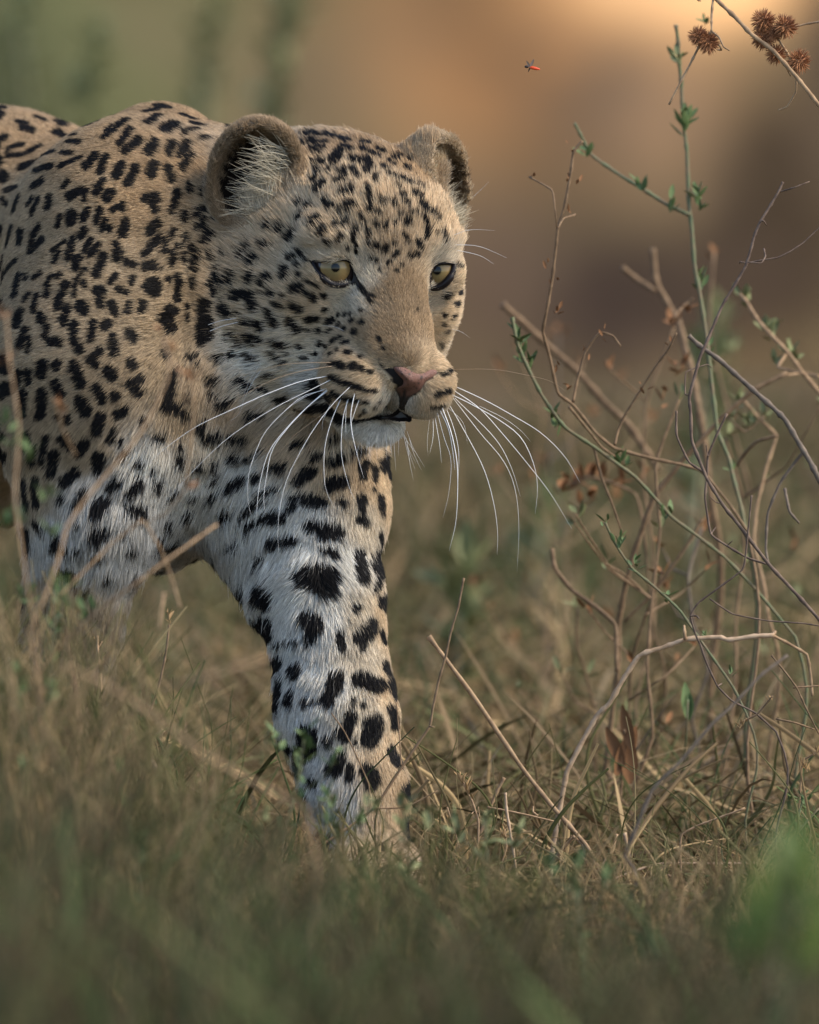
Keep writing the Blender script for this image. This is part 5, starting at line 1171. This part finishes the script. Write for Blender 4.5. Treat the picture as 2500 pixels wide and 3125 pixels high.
plant('straw_cane', 'slanting straw with a cut end left of the upright pale cane', 'cane', .03, [(C5, "1102 300,1060 380,1020 480,960 640,900 820,850 960,770 1060", .0010, 'straw', 1.0), (C5, "1015 455,1100 470,1200 490,1370 530\n1280 500,1255 480,1255 450", .0006, 'straw', .8)], dd=.006)
plant('fallen_straw', 'pair of long straws lying level right of the paw', 'straw', .0, [(C5, "650 930,780 950,900 975,1050 1000,1150 1022,1230 1040,1450 1060", .0010, 'straw', .9), (C5, "700 935,850 950,1000 965,1200 975,1320 995", .0009, 'pale', .8)], dd=.006)
plant('fallen_straw', 'long thin straw rising slightly to the right over the lower litter', 'straw', .02, [(C3, "1400 1440,1200 1442,890 1440,700 1500,480 1590,380 1650", .0007, 'pale', 1.0)], dd=.006)
plant('bent_straw', 'thin straw bent over in a hook, lower right', 'straw', .0, [(C3, "1335 1150,1200 1200,1090 1240,1000 1290,995 1400,1000 1500", .0006, 'straw', 1.1)], dd=.004)
plant('bent_straw', 'bent dry stalk standing in the litter left of the hooked straw', 'straw', .03, [(C3, "700 1280,725 1400,750 1550,760 1700", .0011, 'pale', 1.0), (C3, "1130 1690,1040 1600,930 1500\n920 1570,820 1620,700 1680\n930 1575,960 1660,1040 1720", .0009, 'straw', .9)], dd=.01)
plant('bent_straw', 'broken brown stalk folded over beside the foot of the straight cane', 'straw', .06, [(C3, "430 1300,330 1420,220 1550,160 1640", .0012, 'straw', 1.0), (C3, "430 1300,480 1340,500 1440,560 1540\n660 1290,640 1370,560 1480", .0009, 'straw', .8)], dd=.01)
e, rl, _ = plant('seed_sprig', 'small sprig of tan seeds hanging at the right edge', 'sprig', .02, [(C3, "1740 840,1690 870,1640 900,1630 1000,1620 1150", .0005, 'straw', 1), (C3, "1475 345,1560 450,1610 520,1660 630,1725 760\n1590 515,1725 505\n1500 680,1600 700,1700 735\n1310 700,1400 655,1480 560", .0006, 'brown', .8)], dd=.006)
seed_head(e, rl, C3, 1620, 910, 1670, 960, .02, 14, .006); seed_head(e, rl, C3, 1290, 740, 1345, 690, .02, 9, .005); seed_head(e, rl, C3, 1720, 850, 1700, 870, .02, 5, .005); seed_head(e, rl, C3, 1440, 610, 1490, 570, .02, 6, .004)
e, rl, _ = plant('green_sprig', 'thin fresh green sprig with small leaves near the right edge', 'sprig', .0, [(C3, "1640 1100,1620 1180,1605 1290,1600 1350,1640 1500,1700 1650", .0006, 'green', 1.2), (C3, "1725 1150,1600 1290,1540 1420,1500 1520\n1725 1330,1660 1430,1600 1500", .0006, 'green', 1)], dd=.004)
leaves_at(e, rl, C3, [(1635, 1095), (1660, 1090), (1615, 1130), (1605, 1300), (1610, 1400), (1590, 1440)], 'leaf', .005, .0, 4)
# single leaves
e, rl, _ = plant('dead_leaf', 'orange brown dead leaf standing on edge right of the forked stalk', 'leaf', .22, [(C3, "700 740,700 860,690 980,680 1100", .0008, 'brown', 1)])
for dx, dz in ((0, 0), (.004, -.012), (-.006, -.006), (.006, .010)): put_leaf('dead', PW(1500+700/1.725, 1800+930/1.725, .22)+np.array([dx, 0, dz]), .034, e, rl, az=PR_.uniform(-.6, .6), el=1.3)
e, rl, _ = plant('broad_leaf', 'green heart shaped leaf behind the grey brown cane', 'leaf', .25, [(C3, "1035 580,1030 700,1020 850,1000 1000", .0006, 'green', 1)])
for a in (-.5, .5, 0): put_leaf('leaf', PW(1500+1035/1.725, 1800+690/1.725, .25), .022, e, rl, az=a, el=1.2)
e, rl, _ = plant('broad_leaf', 'yellow green spotted leaf lying low in the litter, bottom right of centre', 'leaf', .01, [(C5, "1180 1190,1240 1170,1340 1260,1420 1300", .0005, 'pale', 1)])
V_ = []; F_ = []
for i in range(9):
    for j in range(24):
        a = j/24*6.283; rr = i/8; V_.append((rr*math.cos(a)*.017*(1+.05*math.sin(3*a)), .004*math.sin(a*2)*rr+.006*rr*rr, rr*math.sin(a)*.0145))
for i in range(8):
    for j in range(24): F_.append((i*24+j, i*24+(j+1) % 24, (i+1)*24+(j+1) % 24, (i+1)*24+j))
ml = mat('spotted_leaf', (.20, .235, .075), .5, .3, noise=(260, (.09, .075, .03), .60, .66))
V_ = np.array(V_)@np.array([[1, .25, .0], [-.25, 1, .3], [0, -.3, .93]])+PW(900+1290/1.725, 2200+1240/1.725, .01)
poly_mesh('leaf_blade', V_, F_, ml, e, rl)
# left side, thin standing stalks
e, rl, _ = plant('thin_stalk', 'thin dry stalk with a tufted tip left of the foreleg, the taller one', 'stalk', -.02, [
 (C4, "890 185,880 290,865 380,845 470,820 560,790 640,750 710,690 800,655 860,620 905,560 945,500 985,400 1050", .00065, 'brown', 1.2)], dd=.006)
seed_head(e, rl, C4, 885, 130, 893, 180, -.02, 8, .006); seed_head(e, rl, C4, 845, 345, 865, 380, -.02, 4, .005); seed_head(e, rl, C4, 495, 1010, 510, 960, -.02, 6, .006)
e, rl, _ = plant('thin_stalk', 'pale thin stalk with a small brown tip near the left edge', 'stalk', -.04, [
 (C4, "513 240,515 320,530 430,532 540,515 630,497 705,490 745,455 785,380 860,300 905,220 935", .00065, 'straw', 1.1), (C4, "515 310,540 270", .0004, 'brown', .8)], dd=.006)
seed_head(e, rl, C4, 500, 265, 512, 300, -.04, 7, .005); seed_head(e, rl, C4, 480, 715, 510, 740, -.04, 6, .005)
plant('fallen_straw', 'two level straws lying low in the grass on the left', 'straw', -.02, [(C4, "190 940,350 978,480 1005,590 1050,690 1110", .0008, 'straw', 1), (C4, "190 982,300 1015,420 1060,540 1098,650 1150\n455 795,500 860,550 960,600 1070", .0009, 'straw', .9)], dd=.006)
plant('fallen_straw', 'short straw pieces lying by the thin stalks at the lower left', 'straw', .02, [(C4, "855 735,820 800,780 860", .0017, 'pale', 1), (C4, "1165 1640,1080 1680,980 1715\n940 1300,1010 1380,1060 1440,1140 1560\n980 1400,1040 1480,1130 1560", .0009, 'straw', .9)], dd=.006)
e, rl, _ = plant('green_herb', 'small leafy green herb in the dry grass left of the foreleg', 'herb', .05, [(C4, "650 810,655 900,690 990,700 1100,680 1200,640 1310,620 1500", .0008, 'green', 1.1), (C4, "780 870,740 960,710 1060,690 1180", .0008, 'green', 1)])
leaves_at(e, rl, C4, [(640, 820), (655, 850), (665, 880), (650, 910), (610, 890), (660, 950), (760, 880), (785, 890), (740, 1150), (730, 1180), (690, 1140), (640, 1290), (800, 600), (730, 680)], 'leaf', .0075, .05, 5)
# blurred stems before the shoulder and chest
plant('near_stalk', 'blurred straw stalk crossing in front of the leopard shoulder', 'stalk', -.62, [
 (CF, "358 755,352 800,330 850,290 920,240 980,180 1050,140 1110,128 1160,100 1240,60 1330", .0011, 'straw', 1.4)], dd=.02)
plant('near_stalk', 'blurred straw stalk with a knot, reaching towards the armpit', 'stalk', -.55, [
 (CF, "456 1105,400 1145,330 1195,270 1240,200 1290,140 1350", .0012, 'straw', 1.2), (CF, "400 770,408 860,398 960,390 1030,350 1080,310 1100", .0010, 'straw', .9),
 (CF, "300 1095,240 1140,180 1200,120 1260\n305 1100,340 1160,362 1220,380 1280\n345 1250,335 1330", .0011, 'straw', .9)], dd=.02)
e, rl, _ = plant('near_weed', 'blurred weed with dried orange tips at the left edge over the shoulder', 'weed', -.7, [
 (CF, "12 660,20 760,40 900,30 1050,60 1250", .0010, 'straw', 1.2), (CF, "118 850,130 900,160 960\n345 715,352 740,380 790,392 850", .0009, 'straw', .8)], dd=.02)
leaves_at(e, rl, CF, [(10, 670), (14, 760), (120, 858), (130, 870), (345, 712), (365, 735), (392, 785), (405, 800), (395, 1020)], 'dead', .0075, -.65, 4)
leaves_at(e, rl, CF, [(20, 900), (30, 940), (98, 1045), (60, 960), (10, 1110), (110, 1130), (140, 1240), (150, 1270), (40, 1100)], 'leaf', .011, -.7, 4)
plant('near_stalk', 'blurred pale straw leaning across the lower left', 'stalk', -1.1, [
 (CF, "130 1400,220 1440,330 1510,430 1590,560 1660,640 1700", .0015, 'straw', 1), (CF, "340 1450,450 1420,560 1385", .0014, 'straw', 1)], dd=.02)
# background weeds, far out of focus
for i, (px0, px1, top, dd_, kind, lab) in enumerate(((285, 300, 150, 4.4, 'pleaf', 'far blurred green weed above the leopard back, upper left'), (880, 800, -40, 4.6, 'pleaf', 'far blurred pale green weed slanting above the ears'),
      (60, 120, 60, 4.8, 'pleaf', 'far blurred leafy weed in the upper left corner'), (640, 600, 40, 5.4, 'pleaf', 'far faint olive weed between the two green ones'),
      (2180, 2120, 1020, 2.2, 'pleaf', 'far blurred straw green weed behind the shrub'), (1660, 1600, 1560, 2.4, 'pleaf', 'far blurred green weed right of the foreleg'), (1420, 1380, 1750, 1.4, 'pleaf', 'far blurred pale weed close right of the foreleg'))):
    e, rl, _ = plant('far_weed', lab, 'weed', dd_, [((0, 0, 1), f"{px0} {top},{(px0*2+px1)/3} {top+150},{(px0+px1)/2} {top+320},{px1} {top+620},{px1-20} {top+1000}", .004, 'green', 1.3)], dd=.05)
    leaves_at(e, rl, (0, 0, 1), [(px0+(px1-px0)*t/620+PR_.uniform(-26, 26), top+t) for t in range(-20, 560, 38)], kind, .034, dd_, 4)
e, rl, _ = plant('near_leaf', 'large very blurred bright green leaves close to the camera, lower right corner', 'plant', -2.5, [((0, 0, 1), "2420 2660,2400 2850,2380 3100,2370 3300", .002, 'green', 1)])
for x, y in ((2390, 2700), (2460, 2760), (2330, 2830), (2480, 2950), (2420, 2980), (2290, 2950), (2500, 2850)): 
    for a in (0, 2, 4): put_leaf('lime', PW(x, y, -2.5), .034, e, rl, az=a, el=PR_.uniform(.6, 1.3))
# the tangle of further weeds at the right, each plant its own, softly blurred
GR = random.Random(21)
POS = ['among the crossing stems', 'beside the forked stalk', 'under the burr branch', 'behind the hanging seed sprig', 'close to the right edge', 'left of the tangle', 'behind the green sprig',
       'below the whisker tips', 'behind the straight cane', 'right of the dead leaf', 'by the broad green leaf', 'at the foot of the tangle', 'above the hooked straw', 'behind the leaning cane', 'low behind the seed heads', 'near the pale forked stalk foot']
LOOK = ['rust brown', 'pale tan', 'greyish', 'reddish brown']
for i in range(13):
    d = GR.uniform(.3, 1.3); x0 = GR.uniform(1650, 2520); ytop = GR.uniform(950, 1900) if x0 < 1900 else GR.uniform(700, 1700); lean = GR.uniform(-260, 260)
    yb = 2750-280*d; main = []
    for k in range(8):
        t = k/7; main.append((x0+lean*(1-t)**1.2+GR.uniform(-45, 45), ytop+(yb-ytop)*t))
    txt = ','.join('%.0f %.0f' % q for q in main); br = []
    for b in range(GR.randint(2, 4)):
        k = GR.randint(1, 5); x, y = main[k]; sx = GR.choice((-1, 1)); L = GR.uniform(90, 300)
        br.append('%.0f %.0f,%.0f %.0f,%.0f %.0f' % (x, y, x+sx*L*.45, y-L*.35+GR.uniform(-20, 20), x+sx*L*.8, y-L*GR.uniform(.6, 1.0)))
    e, rl, _ = plant('dry_weed', 'blurred %s weed %s' % (LOOK[i % 4], POS[i]), 'weed', d, [((0, 0, 1), txt, .0008, ('brown', 'straw', 'grey', 'brown')[i % 4], 1.3), ((0, 0, 1), '\n'.join(br), .0007, ('brown', 'straw', 'grey', 'brown')[i % 4], .7)], group='blurred weeds of the tangle on the right', dd=.03)
    tips = [tuple(map(float, b_.split(',')[-1].split())) for b_ in br]+[main[0], main[2]]
    leaves_at(e, rl, (0, 0, 1), tips, 'dead' if i % 3 else 'pleaf', .010, d, 3)
# soft green herbs in front of the paw and along the left, between camera and leopard
for x, y, d, lab, kd in ((1010, 2430, -.45, 'blurred leafy herb in front of the paw, left of its toes', 'leaf'), (1230, 2440, -.5, 'blurred pale herb in front of the paw, right of its toes', 'pleaf'), (930, 2240, -.42, 'blurred herb top over the dark spot low on the foreleg', 'leaf'),
      (170, 1800, -.5, 'blurred green herb below the near elbow, far left', 'leaf'), (60, 2050, -.7, 'blurred green herb at the left edge, low', 'leaf'), (420, 2560, -.8, 'blurred green herb low in the left foreground', 'leaf'), (1480, 2500, -.4, 'blurred olive herb right of the paw below the seed head', 'pleaf'), (1760, 2620, -.7, 'blurred green herb in the right foreground', 'leaf'), (700, 2450, -.6, 'blurred olive herb left of the paw', 'pleaf')):
    k = GR.uniform(-60, 60)
    e, rl, _ = plant('near_herb', lab, 'herb', d, [((0, 0, 1), f"{x} {y},{x+k*.3:.0f} {y+130},{x+k} {y+300},{x+k*1.3:.0f} {y+480}", .0008, 'green', 1.2), ((0, 0, 1), f"{x+k*.3:.0f} {y+130},{x-60} {y+70},{x-95} {y+20}\n{x+k*.6:.0f} {y+200},{x+70} {y+120},{x+100} {y+60}", .0006, 'green', .8)], group='blurred herbs in front of the leopard', dd=.01)
    leaves_at(e, rl, (0, 0, 1), [(x, y+5), (x+4, y+40), (x-4, y+80), (x+k*.3, y+130), (x-80, y+45), (x-95, y+20), (x+85, y+90), (x+100, y+60), (x+k*.6, y+210), (x+k, y+300)], kd, .010, d, 4)
# flying insect
bx_ = PW(1618, 205, 0)
ins = empty('flying_insect', bx_, 'tiny red and black insect flying in front of the brown bank', 'insect')
m_red = mat('insect_red', (.62, .07, .02), .4); m_blk = mat('insect_dark', (.03, .02, .018), .5); m_wing = mat('insect_wing', (.10, .07, .05), .3)
bm = bmesh.new(); bmesh.ops.create_uvsphere(bm, u_segments=12, v_segments=8, radius=1)
for v in bm.verts: v.co.x *= .0036*(1+.2*v.co.x); v.co.y *= .0011; v.co.z *= .0011
me = bpy.data.meshes.new('abdomen'); bm.to_mesh(me); bm.free(); me.materials.append(m_red)
o = bpy.data.objects.new('abdomen', me); COL.objects.link(o); o.parent = ins; o.location = (.0025, 0, -.0006); o.rotation_euler = (0, .2, 0)
bm = bmesh.new(); bmesh.ops.create_uvsphere(bm, u_segments=10, v_segments=8, radius=1)
for v in bm.verts: v.co.x *= .0016; v.co.y *= .0011; v.co.z *= .0010
me = bpy.data.meshes.new('head'); bm.to_mesh(me); bm.free(); me.materials.append(m_blk)
o = bpy.data.objects.new('head', me); COL.objects.link(o); o.parent = ins; o.location = (-.0022, 0, .0004)
WM = leaf_mesh('wing', m_wing, 1, .34, .1)
for a, b, s in ((1.2, .5, .0062), (1.3, -.5, .0050), (-1.4, .3, .0034), (1.0, 1.7, .0045)):
    o = bpy.data.objects.new('wing', WM); COL.objects.link(o); o.parent = ins; o.scale = (s, s, s); o.rotation_euler = (a, b, .2)
